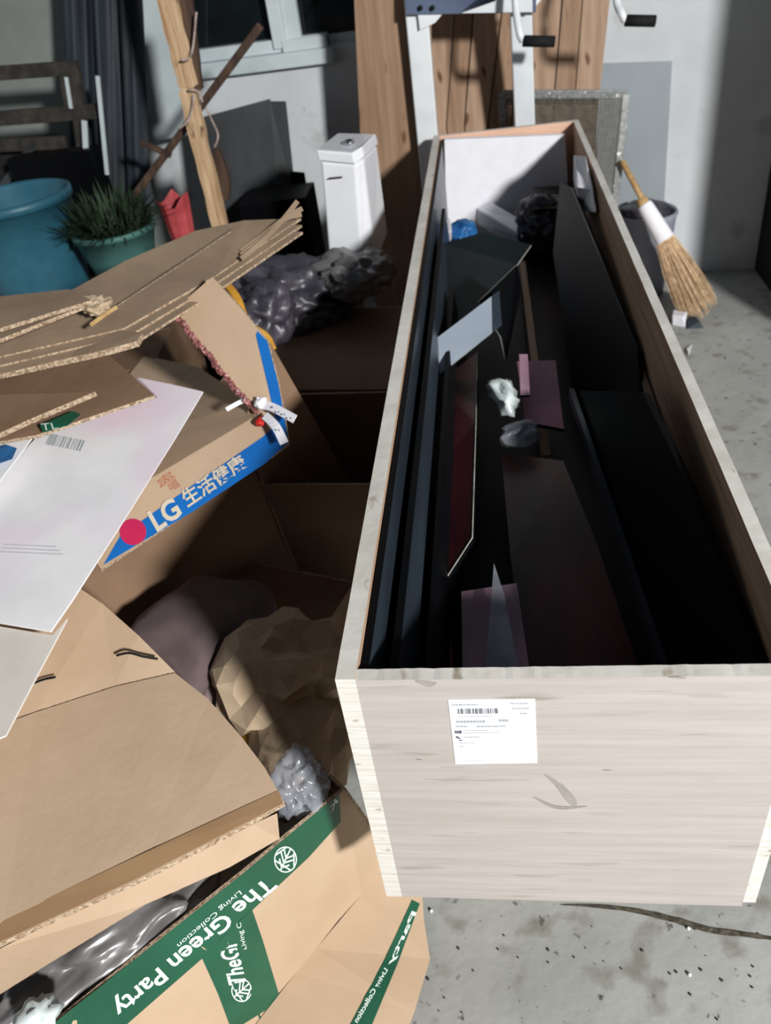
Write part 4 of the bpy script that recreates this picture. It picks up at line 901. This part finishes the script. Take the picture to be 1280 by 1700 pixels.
# --- potted plant
pt = thing('potted_fern', 'bushy green plant in a teal pot between bucket and red pot', 'potted plant')
pc = Y(190, 385, 2.3); pb0 = pc.z-.20
lathe('pot', [(.001, pb0), (.10, pb0), (.13, pb0+.12), (.15, pc.z), (.158, pc.z), (.158, pc.z+.02), (.142, pc.z+.02), (.136, pc.z), (.09, pb0+.02), (.001, pb0+.02)], (pc.x, pc.y, 0), 'pot', pt, 32)
lathe('soil', [(.001, pc.z-.03), (.137, pc.z-.03), (.137, pc.z-.005), (.001, pc.z+.004)], (pc.x, pc.y, 0), 'soil', pt, 24)
bm = bmesh.new()
for k in range(620):
    an = R_.random()*6.283; ln = R_.uniform(.08, .20); r0 = .11*math.sqrt(R_.random()); p = Vector((pc.x+r0*math.cos(an), pc.y+r0*math.sin(an), pc.z))
    an += R_.uniform(-.8, .8); el = R_.uniform(.3, 1.5); d = Vector((math.cos(an)*math.cos(el), math.sin(an)*math.cos(el), math.sin(el)))
    q1 = p+d*ln*.55; q2 = p+d*ln+Vector((0, 0, -.05*R_.random())); wv = d.cross(Vector((0, 0, 1))).normalized()*R_.uniform(.003, .007)
    v = [bm.verts.new(x) for x in (p-wv*.5, p+wv*.5, q1+wv, q1-wv, q2)]
    bm.faces.new((v[0], v[1], v[2], v[3])); bm.faces.new((v[3], v[2], v[4]))
from_bm('foliage', bm, 'leaf', pt, kind='stuff')
carton('brown_carton', 'carton standing under the teal plant pot', (pc.x-.2, pc.y-.18, 0), (pc.x+.2, pc.y+.2, pb0-.003), 'card_dk')
# red pot thing
rr_ = thing('red_planter', 'faded red plastic planter with torn rim beside the plant', 'planter')
q = Y(296, 362, 2.4); bm = bmesh.new(); n = 10; ra = []; rb_ = []
for k in range(n):
    a_ = 2*math.pi*k/n; ra.append(bm.verts.new((q.x+.045*math.cos(a_), q.y+.045*math.sin(a_), q.z-.10))); rb_.append(bm.verts.new((q.x+.062*math.cos(a_), q.y+.062*math.sin(a_), q.z+.05+.035*(k % 3 == 0)+.02*R_.random())))
for k in range(n): bm.faces.new((ra[k], ra[(k+1) % n], rb_[(k+1) % n], rb_[k]))
bm.faces.new(ra); from_bm('planter_body', bm, 'red_pot', rr_)
tag(box('wooden_crate_prop', (q.x-.09, q.y-.09, 0), (q.x+.09, q.y+.09, q.z-.101), 'dark_wood', None, .004), 'small dark wooden box under the red planter', 'box')

# --- crack and pebbles in the floor
cr_ = blob('floor_crack', [(930, 1503), (985, 1505), (1050, 1512), (1120, 1528), (1180, 1545), (1235, 1552), (1300, 1562), (1400, 1580)], 'dirt', None, lambda x, y: Z(x, y, 0), .006)
cr_['kind'] = 'structure'; cr_.name = 'trim_1'; TOPS.append(cr_)
bm = bmesh.new()
for k in range(30):
    x, y = R_.uniform(700, 1270), R_.uniform(1530, 1700); p = Z(x, y, .0015); s = R_.uniform(.001, .0032)
    bmesh.ops.create_icosphere(bm, subdivisions=1, radius=s, matrix=Matrix.Translation(p))
tag(from_bm('grit', bm, 'dirt'), 'fine dark grit scattered on the concrete floor before the crate', 'grit', kind='stuff')
for i, (x, y, lb) in enumerate(((1143, 1541, 'white pebble at the floor crack'), (1145, 1618, 'tiny white pebble below the floor crack'), (716, 1512, 'white pebble beside the carton flap corner'))):
    bm = bmesh.new(); bmesh.ops.create_icosphere(bm, subdivisions=2, radius=.0035, matrix=Matrix.Translation(Z(x, y, .003))); tag(from_bm('pebble', bm, 'foam'), lb, 'pebble')

# ------------------------------------------------------------ set origins at each thing's base
def allmesh(o):
    r = [o] if o.type == 'MESH' else []
    for c in o.children: r += allmesh(c)
    return r
for o in TOPS:
    ms = allmesh(o)
    if not ms: continue
    vs = [v.co for m_ in ms for v in m_.data.vertices]
    base = Vector(((min(v.x for v in vs)+max(v.x for v in vs))/2, (min(v.y for v in vs)+max(v.y for v in vs))/2, min(v.z for v in vs)))
    o.location = base
    if o.type == 'EMPTY':
        for c in o.children: c.location = -base
    else:
        o.data.transform(Matrix.Translation(-base))
        for c in o.children: c.location = -base
